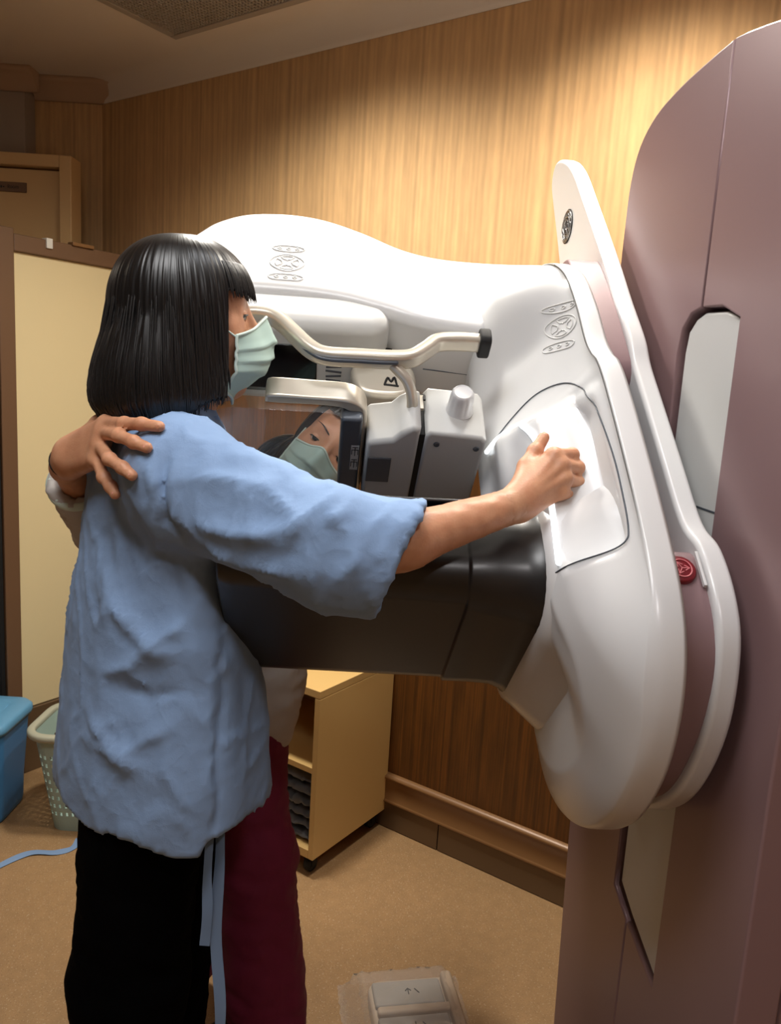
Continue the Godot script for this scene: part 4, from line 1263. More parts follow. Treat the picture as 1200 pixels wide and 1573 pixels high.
func build_patient() -> Dictionary:
	var base := Transform3D(Basis(Vector3.UP, TURN), L(-0.37, 1.18, 0))
	var person := thing("person", "woman with black bob, pale blue gown and black trousers, gripping the white machine", "person", base)
	var xf := Transform3D(Basis.IDENTITY, Vector3(0.37, 0, 1.18))
	var th := 0.60
	var f := Vector3(cos(th), 0, -sin(th))
	var r := Vector3(sin(th), 0, cos(th))
	var H := head_axes(0.29, 0.06, 0.0)
	var hc := V(-0.318, 1.494, 1.16)

	# ---------------- skin: one surface from head to feet
	var sk := SDF.new()
	head_sdf(sk, hc, H)
	sk.cap(V(-0.325, 1.42, 1.165), V(-0.335, 1.335, 1.175), 0.052, 0.056, 0.03)
	var gs := G.new()
	sk.nets(gs, 0.0042)
	var bd := SDF.new()
	bd.cap(V(-0.328, 1.39, 1.167), V(-0.345, 1.28, 1.18), 0.05, 0.058, 0.03)
	bd.flat(Basis(r, Vector3.UP, f * 0.66), V(-0.367, 0, 1.19), Vector3(0, 1.20, 0), Vector3(0, 1.0, 0), 0.15, 0.13, 0.05)
	bd.flat(Basis(r, Vector3.UP, f * 0.7), V(-0.36, 0, 1.19), Vector3(0, 0.98, 0), Vector3(0, 0.86, 0), 0.13, 0.155, 0.05)
	bd.cap(V(-0.355, 1.295, 1.17), V(-0.292, 1.29, 1.045), 0.055, 0.048, 0.04)
	bd.cap(V(-0.365, 1.295, 1.19), V(-0.435, 1.29, 1.325), 0.055, 0.048, 0.04)
	# right arm
	bd.cap(V(-0.285, 1.285, 1.04), V(-0.045, 1.208, 0.935), 0.045, 0.036, 0.03)
	bd.cap(V(-0.045, 1.208, 0.935), V(0.02, 1.228, 0.940), 0.037, 0.0345, 0.02)
	bd.cap(V(0.02, 1.228, 0.940), V(0.160, 1.270, 1.005), 0.0345, 0.0235, 0.02)
	# left arm, folded across the belly on the far side
	bd.cap(V(-0.44, 1.285, 1.33), V(-0.455, 1.03, 1.385), 0.044, 0.035, 0.03)
	bd.cap(V(-0.455, 1.03, 1.385), V(-0.28, 0.985, 1.31), 0.034, 0.024, 0.02)
	# legs
	bd.cap(V(-0.335, 0.86, 1.10), V(-0.375, 0.46, 1.095), 0.085, 0.056, 0.04)
	bd.cap(V(-0.375, 0.46, 1.095), V(-0.395, 0.09, 1.10), 0.052, 0.034, 0.03)
	bd.cap(V(-0.37, 0.86, 1.25), V(-0.375, 0.46, 1.275), 0.085, 0.056, 0.04)
	bd.cap(V(-0.375, 0.46, 1.275), V(-0.395, 0.09, 1.28), 0.052, 0.034, 0.03)
	for d in [1.10, 1.28]:
		bd.cap(V(-0.41, 0.045, d), V(-0.25, 0.030, d - 0.01), 0.032, 0.022, 0.02)
	bd.nets(gs, 0.011)
	# right hand closed on the grip
	var hd := SDF.new()
	var wr := V(0.166, 1.272, 1.010)
	var mc := [V(0.217, 1.336, 1.047), V(0.226, 1.324, 1.040), V(0.231, 1.307, 1.036), V(0.229, 1.289, 1.036)]
	var pi_ := [V(0.247, 1.336, 1.076), V(0.256, 1.319, 1.072), V(0.257, 1.299, 1.067), V(0.250, 1.278, 1.061)]
	var di := [V(0.250, 1.332, 1.101), V(0.258, 1.314, 1.099), V(0.259, 1.295, 1.094), V(0.252, 1.275, 1.084)]
	var ti := [V(0.232, 1.326, 1.112), V(0.238, 1.308, 1.111), V(0.240, 1.290, 1.106), V(0.236, 1.272, 1.095)]
	hd.cap(V(0.150, 1.267, 1.001), V(0.172, 1.276, 1.014), 0.0245, 0.0225, 0.012)
	for q in 4:
		hd.cap(wr + V(0.004, -0.008 + 0.006 * (3 - q), 0.004) * Vector3(1, 1, 1), mc[q] + V(-0.004, -0.002, 0.004), 0.0150, 0.0108, 0.014)
		finger(hd, [mc[q], pi_[q], di[q], ti[q]], 0.0100 - 0.0006 * q, 0.0075)
		hd.cap(mc[q] + V(-0.001, 0.0, -0.001), mc[q], 0.0108, 0.0108, 0.006)
	# tendons on the back of the hand
	for q in 3:
		hd.cap(wr.lerp(mc[q], 0.35) + V(0, 0.002, -0.0125), mc[q] + V(-0.002, 0, -0.0075), 0.0026, 0.0030, 0.008)
	# thumb leaves the side of the palm and rides up the grip
	hd.cap(V(0.172, 1.285, 1.020), V(0.181, 1.318, 1.050), 0.0165, 0.0130, 0.014)
	finger(hd, [V(0.181, 1.318, 1.050), V(0.194, 1.338, 1.068), V(0.207, 1.357, 1.082)], 0.0118, 0.0082)
	hd.nets(gs, 0.003)
	obj("body", gs, M.skin, person, xf)
	nail(person, xf, V(0.207, 1.357, 1.082), V(0.013, 0.019, 0.014), V(0.4, 0.4, -1.2), "thumbnail")
	face_parts(person, xf, hc, H)
	face_mask(person, xf, hc, H, "pale green pleated face mask with white ear loops")

	# ---------------- hair: straight bob with a fringe
	var g := G.new()
	var edge := func(al: float) -> float:
		var d := absf(wrapf(al, -PI, PI))
		var side := lerpf(-0.114, -0.168, smoothstep(0.9, 2.4, d))
		return lerpf(0.036, side, smoothstep(0.83, 0.97, d))
	var rad := func(al: float, u: float) -> float:
		var ca := cos(al); var sa := sin(al)
		var rb := 1.0 / sqrt(pow(sa / 0.088, 2) + pow(ca / (0.109 if ca > 0.0 else 0.104), 2))
		if u < 0.0:
			var t := clampf(-u / 0.125, 0.0, 1.3)
			var bk := smoothstep(0.3, -0.8, ca)
			rb *= 1.0 + lerpf(0.06, 0.42, bk) * (t - 0.42 * t * t * t) * 1.2
			rb -= 0.016 * smoothstep(-0.115, -0.16, u)
		return rb
	hair_shell(g, hc + H * Vector3(0, 0.002, -0.004), H, edge, rad, 0.116, 420, 56, 0.0022, 5)
	var hr := obj("hair", g, M.hair, person, xf)
	hr.set_meta("label", "straight black chin-length bob with a fringe")
	# loose locks at the fringe and beside the cheek
	var rng := RandomNumberGenerator.new(); rng.seed = 31
	g = G.new()
	for q in 150:
		var al := rng.randf_range(-0.80, 0.80)
		var a2 := al + rng.randf_range(-0.05, 0.05)
		var pts: Array = []
		for e in 5:
			var t := e / 4.0
			var u := lerpf(0.075, 0.034 - rng.randf_range(0.0, 0.010), t)
			var rr: float = rad.call(al, 0.0) * pow(1.0 - pow(clampf(u / 0.116, 0, 1), 2.3), 1 / 2.3) + 0.001
			var aa := lerpf(al, a2, t)
			pts.append(hc + H * Vector3(sin(aa) * rr, u, cos(aa) * rr - 0.004))
		g.tube(smooth3(pts, 2), [0.0016, 0.0018, 0.0018, 0.0017, 0.0016, 0.0014, 0.0011, 0.0008, 0.0004], 5)
	for q in 420:
		var al := rng.randf_range(0.93, PI * 2 - 0.93)
		var ub: float = edge.call(al) - rng.randf_range(-0.004, 0.010)
		var a2 := al + rng.randf_range(-0.05, 0.05)
		var u0 := rng.randf_range(-0.09, 0.075)
		var pts: Array = []
		for e in 6:
			var t := e / 5.0
			var u := lerpf(u0, ub, t)
			var rr: float = rad.call(al, u)
			if u > 0.0: rr = rad.call(al, 0.0) * pow(1.0 - pow(clampf(u / 0.116, 0, 1), 2.3), 1 / 2.3)
			var aa := lerpf(al, a2, t)
			var sink := 0.002 * sin(PI * t) - 0.0022
			pts.append(hc + H * Vector3(sin(aa) * (rr + sink), u, cos(aa) * (rr + sink) - 0.004))
		g.tube(smooth3(pts, 2), [0.0008, 0.0016, 0.002, 0.002, 0.002, 0.002, 0.0018, 0.0016, 0.0013, 0.0009, 0.0004], 5)
	var lk := obj("hair_locks", g, M.hair, person, xf); lk.set_meta("kind", "stuff")

	# ---------------- gown
	var sh := SDF.new()
	sh.flat(Basis(r, Vector3.UP, f * 0.66), V(-0.357, 0, 1.19), Vector3(0, 1.19, 0), Vector3(0, 1.0, 0), 0.168, 0.182, 0.05)
	sh.flat(Basis(r, Vector3.UP, f * 0.70), V(-0.352, 0, 1.19), Vector3(0, 0.99, 0), Vector3(0.0, 0.80, 0.0), 0.182, 0.198, 0.06)
	sh.flat(Basis(r, Vector3.UP, f * 0.74), V(-0.345, 0, 1.185), Vector3(0, 0.80, -0.01), Vector3(0, 0.60, -0.005), 0.200, 0.216, 0.06)
	sh.cap(V(-0.215, 0.95, 1.13), V(-0.192, 0.60, 1.125), 0.018, 0.022, 0.05)
	sh.cap(V(-0.264, 1.14, 1.045), V(-0.252, 0.60, 1.035), 0.018, 0.024, 0.06)
	sh.cap(V(-0.345, 1.300, 1.165), V(-0.287, 1.288, 1.04), 0.066, 0.066, 0.05)
	sh.cap(V(-0.360, 1.300, 1.19), V(-0.437, 1.288, 1.325), 0.066, 0.064, 0.05)
	sh.cap(V(-0.338, 1.335, 1.17), V(-0.335, 1.322, 1.165), 0.066, 0.068, 0.03)
	# wide right sleeve
	var sl0 := V(-0.275, 1.268, 1.03)
	var sl1 := V(-0.06, 1.210, 0.935)
	var sl2 := V(0.085, 1.200, 0.925)
	sh.flat(Basis(Vector3(1, 0, 0), Vector3.UP, Vector3(0, 0, 0.82)), Vector3.ZERO, Vector3(sl0.x, sl0.y, sl0.z / 0.82), Vector3(sl1.x, sl1.y, sl1.z / 0.82), 0.078, 0.071, 0.04)
	sh.flat(Basis(Vector3(1, 0, 0), Vector3.UP, Vector3(0, 0, 0.82)), Vector3.ZERO, Vector3(sl1.x, sl1.y, sl1.z / 0.82), Vector3(sl2.x, sl2.y, sl2.z / 0.82), 0.071, 0.079, 0.03)
	sh.flat(Basis(Vector3(1, 0, 0), Vector3.UP, Vector3(0, 0, 0.80)), Vector3.ZERO, Vector3(-0.02, 1.208, -0.93 / 0.80), Vector3(0.16, 1.200, -0.925 / 0.80), 0.058, 0.070, 0.006, 1)
	# short left sleeve
	sh.cap(V(-0.437, 1.285, 1.325), V(-0.455, 1.03, 1.385), 0.064, 0.058, 0.04)
	sh.cap(V(-0.455, 1.03, 1.385), V(-0.36, 1.005, 1.35), 0.055, 0.055, 0.02)
	var cn := Vector3(0.925, -0.34, 0.10).normalized()
	sh.trim = func(p: Vector3) -> float:
		var hem := 0.762 - 0.018 * smoothstep(-0.34, -0.25, p.x)
		if p.x > -0.238: hem = 0.758 + 0.012 * smoothstep(-0.238, -0.20, p.x)
		hem += 0.003 * sin(p.x * 50.0)
		var d := hem - p.y
		if p.x > -0.1: d = maxf(d, (p - Vector3(0.016, 1.205, -0.925)).dot(cn))
		return d
	# folds drawn over the side that faces the room: (lateral, height)
	SHIRT_FOLDS.clear()
	for q in [
		[[V2(-0.384, 1.106), V2(-0.338, 1.056), V2(-0.301, 1.039), V2(-0.270, 1.045)], 0.01, 0.012],
		[[V2(-0.401, 1.145), V2(-0.383, 1.092), V2(-0.383, 1.051)], 0.008, 0.011],
		[[V2(-0.396, 0.992), V2(-0.347, 1.012), V2(-0.301, 1.052), V2(-0.262, 1.091)], 0.009, 0.012],
		[[V2(-0.413, 0.933), V2(-0.357, 0.887), V2(-0.317, 0.861)], 0.009, 0.011],
		[[V2(-0.360, 0.878), V2(-0.319, 0.914), V2(-0.278, 0.936)], 0.008, 0.01],
		[[V2(-0.411, 0.894), V2(-0.372, 0.882), V2(-0.336, 0.869)], 0.006, 0.009],
		[[V2(-0.368, 0.982), V2(-0.314, 0.972), V2(-0.261, 0.989)], -0.008, 0.014],
		[[V2(-0.248, 0.816), V2(-0.276, 0.854), V2(-0.291, 0.901)], 0.006, 0.01],
		[[V2(-0.385, 1.217), V2(-0.372, 1.183), V2(-0.376, 1.138)], 0.007, 0.011],
		[[V2(-0.313, 1.308), V2(-0.289, 1.258), V2(-0.299, 1.205), V2(-0.320, 1.177)], 0.008, 0.011],
		[[V2(-0.359, 1.227), V2(-0.320, 1.186), V2(-0.307, 1.151)], 0.007, 0.011],
		[[V2(-0.338, 1.220), V2(-0.290, 1.161), V2(-0.276, 1.108)], -0.006, 0.012],
		[[V2(-0.222, 1.174), V2(-0.221, 1.048), V2(-0.219, 0.906), V2(-0.222, 0.768)], -0.005, 0.006],
		[[V2(-0.253, 1.283), V2(-0.200, 1.291), V2(-0.144, 1.280), V2(-0.105, 1.252)], 0.009, 0.011],
		[[V2(-0.245, 1.237), V2(-0.179, 1.223), V2(-0.117, 1.238), V2(-0.074, 1.277), V2(-0.057, 1.290)], 0.011, 0.011],
		[[V2(-0.234, 1.204), V2(-0.171, 1.188), V2(-0.102, 1.194)], 0.009, 0.012],
		[[V2(-0.080, 1.247), V2(-0.052, 1.268), V2(-0.045, 1.283)], 0.01, 0.009],
		[[V2(-0.060, 1.183), V2(-0.037, 1.211), V2(-0.043, 1.243)], 0.006, 0.011],
		[[V2(-0.227, 1.323), V2(-0.166, 1.316), V2(-0.106, 1.291)], 0.007, 0.011],
		[[V2(-0.276, 1.319), V2(-0.286, 1.276), V2(-0.281, 1.234), V2(-0.252, 1.202)], -0.009, 0.007],
		[[V2(-0.267, 1.320), V2(-0.275, 1.277), V2(-0.268, 1.235), V2(-0.241, 1.208)], 0.007, 0.007],
		[[V2(0.020, 1.257), V2(0.018, 1.208), V2(0.000, 1.159)], -0.003, 0.005],
	]:
		fold(q[0], q[1], q[2])
	var nz := FastNoiseLite.new(); nz.seed = 17; nz.frequency = 1.0; nz.fractal_octaves = 2
	var disp := func(p: Vector3, n: Vector3) -> float:
		var d := 0.003 * nz.get_noise_3d(p.x * 8.0, p.y * 5.0, p.z * 8.0) + 0.0007 * nz.get_noise_3d(p.x * 30.0 + p.y * 22.0, p.y * 26.0 - p.x * 18.0, p.z * 26.0)
		var rd := 1.0 - absf(nz.get_noise_3d(p.x * 10.0 + p.y * 4.0 + 40.0, p.y * 5.0 - p.x * 4.0, p.z * 8.0)) * 2.6
		d += 0.0032 * pow(maxf(rd, 0.0), 3.0)
		if n.z > -0.2:
			var wob := Vector2(nz.get_noise_2d(p.x * 14.0, p.y * 14.0), nz.get_noise_2d(p.x * 14.0 + 70.0, p.y * 14.0)) * 0.006
			var q := Vector2(p.x, p.y) + wob
			for fo in SHIRT_FOLDS:
				var pts: Array = fo[0]
				var best := 1.0
				for i in pts.size() - 1: best = minf(best, seg_dist(q, pts[i], pts[i + 1]))
				var w: float = fo[2]
				if best < w * 2.6:
					var endf := smoothstep(0.0, 0.03, minf(q.distance_to(pts[0]), q.distance_to(pts[pts.size() - 1])))
					d += fo[1] * exp(-pow(best / w, 1.4)) * smoothstep(-0.2, 0.3, n.z) * (0.35 + 0.65 * endf)
		return d
	g = G.new(); sh.nets(g, 0.0068, disp)
	var gown := obj("gown", g, M.shirt, person, xf)
	gown.set_meta("label", "loose pale blue cotton gown with wide sleeves")
	# turned hem of the cuff and collar edge
	g = G.new()
	var ringp := PackedVector3Array()
	for q in 33:
		var an := TAU * q / 32
		ringp.append(V(-0.332, 1.362, 1.165) + Vector3(cos(an) * 0.060, -0.012 * cos(an), sin(an) * 0.058))
	g.tube(ringp, [0.006], 8)
	obj("collar_edge", g, M.shirt_trim, gown)
	# tapes hanging from the side opening
	for q in [[[V(-0.222, 0.80, 1.035), V(-0.218, 0.72, 1.030), V(-0.221, 0.60, 1.028), V(-0.210, 0.48, 1.022), V(-0.213, 0.40, 1.022), V(-0.226, 0.355, 1.024)], 0.0085], [[V(-0.232, 0.80, 1.030), V(-0.234, 0.70, 1.022), V(-0.232, 0.64, 1.018), V(-0.235, 0.585, 1.018)], 0.0075]]:
		var p := smooth3(q[0], 6)
		var rows: Array = []
		for side in [0, 1]:
			for e in ([-1.0, 1.0] if side == 0 else [1.0, -1.0]):
				var row := PackedVector3Array()
				for i in p.size():
					var tw := 0.5 * sin(i * 0.35)
					row.append(p[i] + Vector3(cos(tw) * e * q[1], 0, sin(tw) * e * q[1] + (0.0008 if side == 0 else -0.0008)))
				rows.append(row)
		g = G.new(); g.grid(rows, false, true)
		obj("tie_tape", g, M.strap, gown)

	# ---------------- trousers and shoes
	var tr := SDF.new()
	tr.flat(Basis(r, Vector3.UP, f * 0.72), V(-0.350, 0, 1.185), Vector3(0, 0.90, 0), Vector3(0, 0.80, 0), 0.150, 0.162, 0.04)
	tr.cap(V(-0.350, 0.80, 1.105), V(-0.372, 0.45, 1.095), 0.092, 0.086, 0.04)
	tr.cap(V(-0.372, 0.45, 1.095), V(-0.392, 0.10, 1.10), 0.086, 0.082, 0.03)
	tr.cap(V(-0.362, 0.80, 1.26), V(-0.366, 0.45, 1.285), 0.092, 0.086, 0.04)
	tr.cap(V(-0.366, 0.45, 1.285), V(-0.385, 0.10, 1.29), 0.086, 0.082, 0.03)
	tr.trim = func(p: Vector3) -> float: return maxf(0.065 - p.y, p.y - 0.93)
	g = G.new()
	tr.nets(g, 0.010, func(p: Vector3, n: Vector3) -> float: return 0.006 * nz.get_noise_3d(p.x * 9.0, p.y * 7.0, p.z * 9.0) + 0.004 * (1.0 - absf(nz.get_noise_3d(p.x * 8.0, p.y * 14.0 + p.x * 8.0, p.z * 8.0 + 20.0)) * 2.0))
	obj("trousers", g, M.black_cloth, person, xf)
	for d in [1.10, 1.285]:
		shoe(person, xf, V(-0.42, 0, d), f.rotated(Vector3.UP, 0.3), M.shoe)
	return {"shirt": sh, "person": person}

func V2(x: float, y: float) -> Vector2: return Vector2(x, y)

func shoe(parent: Node3D, xf: Transform3D, heel: Vector3, f: Vector3, m: Material) -> void:
	var s := SDF.new()
	var side := f.cross(Vector3.UP)
	s.cap(heel + f * 0.02 + Vector3(0, 0.045, 0), heel + f * 0.10 + Vector3(0, 0.040, 0), 0.036, 0.036, 0.02)
	s.flat(Basis(side, Vector3.UP * 0.7, f), heel, Vector3(0.004, 0.045, 0.10), Vector3(0.004, 0.038, 0.205), 0.040, 0.034, 0.02)
	s.trim = func(p: Vector3) -> float: return 0.012 - p.y
	var g := G.new(); s.nets(g, 0.006)
	var o := obj("shoe", g, m, parent, xf)
	g = G.new()
	var out: Array = []
	for q in [Vector2(-0.028, 0.0), Vector2(-0.036, 0.03), Vector2(-0.034, 0.09), Vector2(-0.040, 0.15), Vector2(-0.032, 0.215), Vector2(0.004, 0.240), Vector2(0.036, 0.215), Vector2(0.042, 0.15), Vector2(0.034, 0.09), Vector2(0.034, 0.03), Vector2(0.026, 0.0), Vector2(0.0, -0.015)]: out.append(q)
	g.slab(smooth2(out, 3), 0.0, 0.016, 0.004, Transform3D(Basis(side, f, Vector3.UP), heel))
	obj("sole", g, M.rubber, o)

func build_nurse(shirt: SDF) -> void:
	var base := Transform3D(Basis(Vector3.UP, TURN), L(-0.26, 1.45, 0))
	var person := thing("person", "masked person in white top and maroon trousers, hand on the blue gown's shoulder", "person", base)
	var xf := Transform3D(Basis.IDENTITY, Vector3(0.26, 0, 1.45))
	# head tipped over, looking towards the room; axes as right, up, forward
	var up := Vector3(0.60, 0.78, 0.05).normalized()
	var fw := Vector3(-0.16, 0.02, 1.0)
	fw = (fw - up * fw.dot(up)).normalized()
	var H := Basis(up.cross(fw), up, fw)
	var hc := V(-0.118, 1.282, 1.56)
	var sk := SDF.new()
	head_sdf(sk, hc, H)
	var chin := hc + H * Vector3(0, -0.07, -0.02)
	sk.cap(chin, V(-0.20, 1.13, 1.55), 0.050, 0.054, 0.03)
	var gs := G.new(); sk.nets(gs, 0.0045)
	var bd := SDF.new()
	bd.cap(V(-0.19, 1.15, 1.55), V(-0.22, 1.08, 1.53), 0.055, 0.07, 0.03)
	bd.cap(V(-0.33, 1.09, 1.50), V(-0.10, 1.07, 1.60), 0.05, 0.05, 0.05)
	bd.flat(Basis(Vector3(1, 0, 0), Vector3.UP, Vector3(0, 0, 0.7)), V(0, 0, 1.51), Vector3(-0.23, 1.02, 0), Vector3(-0.31, 0.76, 0.03), 0.11, 0.093, 0.05)
	bd.cap(V(-0.285, 0.76, 1.47), V(-0.245, 0.42, 1.46), 0.07, 0.05, 0.04)
	bd.cap(V(-0.245, 0.42, 1.46), V(-0.21, 0.08, 1.45), 0.048, 0.033, 0.03)
	bd.cap(V(-0.36, 0.76, 1.54), V(-0.40, 0.42, 1.55), 0.07, 0.05, 0.04)
	bd.cap(V(-0.40, 0.42, 1.55), V(-0.41, 0.08, 1.56), 0.048, 0.033, 0.03)
	# right arm reaching round the other's back, left arm hanging behind the table
	bd.cap(V(-0.335, 1.085, 1.49), V(-0.515, 1.115, 1.38), 0.042, 0.035, 0.03)
	bd.cap(V(-0.515, 1.115, 1.38), V(-0.497, 1.265, 1.175), 0.034, 0.026, 0.02)
	bd.cap(V(-0.10, 1.07, 1.60), V(0.02, 0.93, 1.68), 0.042, 0.034, 0.03)
	bd.cap(V(0.02, 0.93, 1.68), V(0.06, 1.07, 1.50), 0.033, 0.024, 0.02)
	bd.cap(V(0.06, 1.07, 1.50), V(0.065, 1.10, 1.44), 0.028, 0.022, 0.02)
	for q in 4: bd.cap(V(0.045 + 0.016 * q, 1.10, 1.45), V(0.045 + 0.017 * q, 1.125, 1.385), 0.0095, 0.008, 0.006)
	bd.cap(V(0.04, 1.08, 1.48), V(0.015, 1.09, 1.42), 0.012, 0.009, 0.006)
	bd.nets(gs, 0.011)
	# the hand lying on the shoulder: joints laid on the gown's surface
	var hd := SDF.new()
	var all_ := range(shirt.a.size())
	var lay := func(x: float, y: float, rr: float) -> Vector3:
		var d := 0.85
		for q in 60:
			var e := shirt.at(V(x, y, d), all_)
			if e < rr: break
			d += maxf((e - rr) * 0.8, 0.0015)
		return V(x, y, minf(d, 1.12))
	var wr := V(-0.482, 1.281, 1.135)
	var mcx := [[-0.403, 1.340], [-0.404, 1.327], [-0.407, 1.309], [-0.410, 1.289]]
	var px := [[-0.357, 1.345], [-0.358, 1.331], [-0.366, 1.301], [-0.384, 1.273]]
	var dx := [[-0.326, 1.348], [-0.330, 1.326], [-0.343, 1.293], [-0.370, 1.263]]
	var tx := [[-0.300, 1.347], [-0.310, 1.321], [-0.328, 1.285], [-0.362, 1.254]]
	hd.cap(V(-0.499, 1.262, 1.175), V(-0.478, 1.283, 1.13), 0.0265, 0.0235, 0.015)
	var tips: Array = []
	for q in 4:
		var m: Vector3 = lay.call(mcx[q][0], mcx[q][1], 0.020)
		var p: Vector3 = lay.call(px[q][0], px[q][1], 0.016)
		var d: Vector3 = lay.call(dx[q][0], dx[q][1], 0.010)
		var t: Vector3 = lay.call(tx[q][0], tx[q][1], 0.0075)
		hd.cap(wr + Vector3(0.006, 0.018 - 0.011 * q, 0), m, 0.0150, 0.0112, 0.016)
		hd.cap(m, m, 0.0118, 0.0118, 0.008)
		finger(hd, [m, p, d, t], 0.0098 - 0.0005 * q, 0.0074)
		tips.append([t, t - d])
	# thumb on the far side of the shoulder
	hd.cap(V(-0.472, 1.290, 1.13), V(-0.435, 1.335, 1.135), 0.0150, 0.0125, 0.014)
	finger(hd, [V(-0.435, 1.335, 1.135), V(-0.405, 1.362, 1.145), V(-0.385, 1.372, 1.150)], 0.0115, 0.0085)
	hd.nets(gs, 0.003)
	obj("body", gs, M.skin, person, xf)
	for q in tips: nail(person, xf, q[0], q[1], Vector3(-0.25, 0.15, 1))
	g_wristband(person, xf)
	face_parts(person, xf, hc, H)
	face_mask(person, xf, hc, H, "pale green pleated face mask worn tilted")
	var g := G.new()
	var edge := func(al: float) -> float:
		var d := absf(wrapf(al, -PI, PI))
		return lerpf(0.062, lerpf(-0.05, -0.085, smoothstep(1.4, 2.6, d)), smoothstep(0.85, 1.25, d))
	var rad := func(al: float, u: float) -> float:
		var ca := cos(al); var sa := sin(al)
		var rb := 1.0 / sqrt(pow(sa / 0.083, 2) + pow(ca / (0.100 if ca > 0.0 else 0.108), 2))
		if u < 0.0: rb *= 1.0 - 0.9 * smoothstep(0.0, -0.25, u)
		return rb
	hair_shell(g, hc + H * Vector3(0, 0.002, -0.002), H, edge, rad, 0.118, 260, 36, 0.003, 8)
	var hr := obj("hair", g, M.hair, person, xf); hr.set_meta("label", "dark hair drawn back behind the ears")
	# tied tail falling beside the mask
	g = G.new()
	var rng := RandomNumberGenerator.new(); rng.seed = 77
	for q in 60:
		var o := Vector3(rng.randf_range(-0.016, 0.016), rng.randf_range(-0.014, 0.014), rng.randf_range(-0.014, 0.014))
		g.tube(smooth3([hc + H * Vector3(-0.03, -0.03, -0.105) + o * 0.4, hc + H * Vector3(-0.085, -0.06, -0.085) + o, hc + H * Vector3(-0.098, -0.095, -0.03) + o * 1.3, hc + H * Vector3(-0.090, -0.135, 0.0) + o * 1.5], 4), [0.003, 0.004, 0.004, 0.004, 0.004, 0.004, 0.0036, 0.003, 0.0026, 0.002, 0.0016, 0.001, 0.0006], 5)
	var tl := obj("hair_tail", g, M.hair, person, xf); tl.set_meta("kind", "stuff")
	# white top
	var nz := FastNoiseLite.new(); nz.seed = 27; nz.frequency = 1.0; nz.fractal_octaves = 2
	var tp := SDF.new()
	tp.cap(V(-0.335, 1.085, 1.495), V(-0.10, 1.065, 1.60), 0.062, 0.062, 0.05)
	tp.cap(V(-0.205, 1.12, 1.545), V(-0.21, 1.09, 1.54), 0.066, 0.07, 0.03)
	tp.flat(Basis(Vector3(1, 0, 0), Vector3.UP, Vector3(0, 0, 0.72)), V(0, 0, 1.505), Vector3(-0.240, 1.02, 0), Vector3(-0.318, 0.60, 0.05), 0.120, 0.128, 0.05)
	tp.cap(V(-0.335, 1.085, 1.49), V(-0.515, 1.118, 1.38), 0.056, 0.050, 0.03)
	tp.cap(V(-0.515, 1.118, 1.38), V(-0.500, 1.235, 1.225), 0.050, 0.050, 0.02)
	tp.cap(V(-0.505, 1.20, 1.27), V(-0.490, 1.30, 1.13), 0.033, 0.033, 0.006, 1)
	tp.cap(V(-0.10, 1.065, 1.60), V(-0.02, 0.975, 1.655), 0.056, 0.052, 0.03)
	var cdir := Vector3(0.05, 0.56, 0.80).normalized()
	tp.trim = func(p: Vector3) -> float:
		var d := 0.685 - p.y
		if p.x < -0.43: d = maxf(d, (p - V(-0.500, 1.238, 1.215)).dot(cdir))
		return d
	g = G.new(); tp.nets(g, 0.010, func(p: Vector3, n: Vector3) -> float: return 0.005 * nz.get_noise_3d(p.x * 14.0, p.y * 10.0, p.z * 14.0) + 0.003 * (1.0 - absf(nz.get_noise_3d(p.x * 11.0, p.y * 20.0, p.z * 11.0)) * 2.0))
	obj("white_top", g, M.scrub, person, xf)
	g = G.new()
	var cr := PackedVector3Array()
	var cu := cdir.cross(Vector3.UP).normalized()
	var cw := cu.cross(cdir)
	for q in 33: cr.append(V(-0.501, 1.232, 1.222) + (cu * cos(TAU * q / 32) + cw * sin(TAU * q / 32)) * 0.042)
	g.tube(cr, [0.0085], 8)
	obj("cuff", g, M.mask_edge, person, xf)
	# maroon trousers
	var tr := SDF.new()
	tr.flat(Basis(Vector3(1, 0, 0), Vector3.UP, Vector3(0, 0, 0.8)), V(0, 0, 1.50), Vector3(-0.310, 0.80, 0), Vector3(-0.30, 0.68, 0), 0.095, 0.105, 0.04)
	tr.cap(V(-0.275, 0.70, 1.455), V(-0.240, 0.44, 1.455), 0.082, 0.080, 0.04)
	tr.cap(V(-0.238, 0.44, 1.455), V(-0.198, 0.08, 1.445), 0.080, 0.086, 0.03)
	tr.cap(V(-0.355, 0.70, 1.53), V(-0.395, 0.42, 1.55), 0.084, 0.080, 0.04)
	tr.cap(V(-0.395, 0.42, 1.55), V(-0.41, 0.08, 1.56), 0.080, 0.085, 0.03)
	tr.trim = func(p: Vector3) -> float: return maxf(0.085 - p.y - 0.10 * (p.x + 0.2), p.y - 0.80)
	g = G.new(); tr.nets(g, 0.010, func(p: Vector3, n: Vector3) -> float: return 0.006 * nz.get_noise_3d(p.x * 9.0, p.y * 7.0, p.z * 9.0) + 0.005 * (1.0 - absf(nz.get_noise_3d(p.x * 9.0 + p.y * 6.0, p.y * 12.0, p.z * 8.0 + 20.0)) * 2.0))
	obj("maroon_trousers", g, M.maroon, person, xf)
	shoe(person, xf, V(-0.20, 0, 1.49), Vector3(0.5, 0, 0.85).normalized(), M.shoe)
	shoe(person, xf, V(-0.40, 0, 1.60), Vector3(-0.15, 0, 1).normalized(), M.shoe)

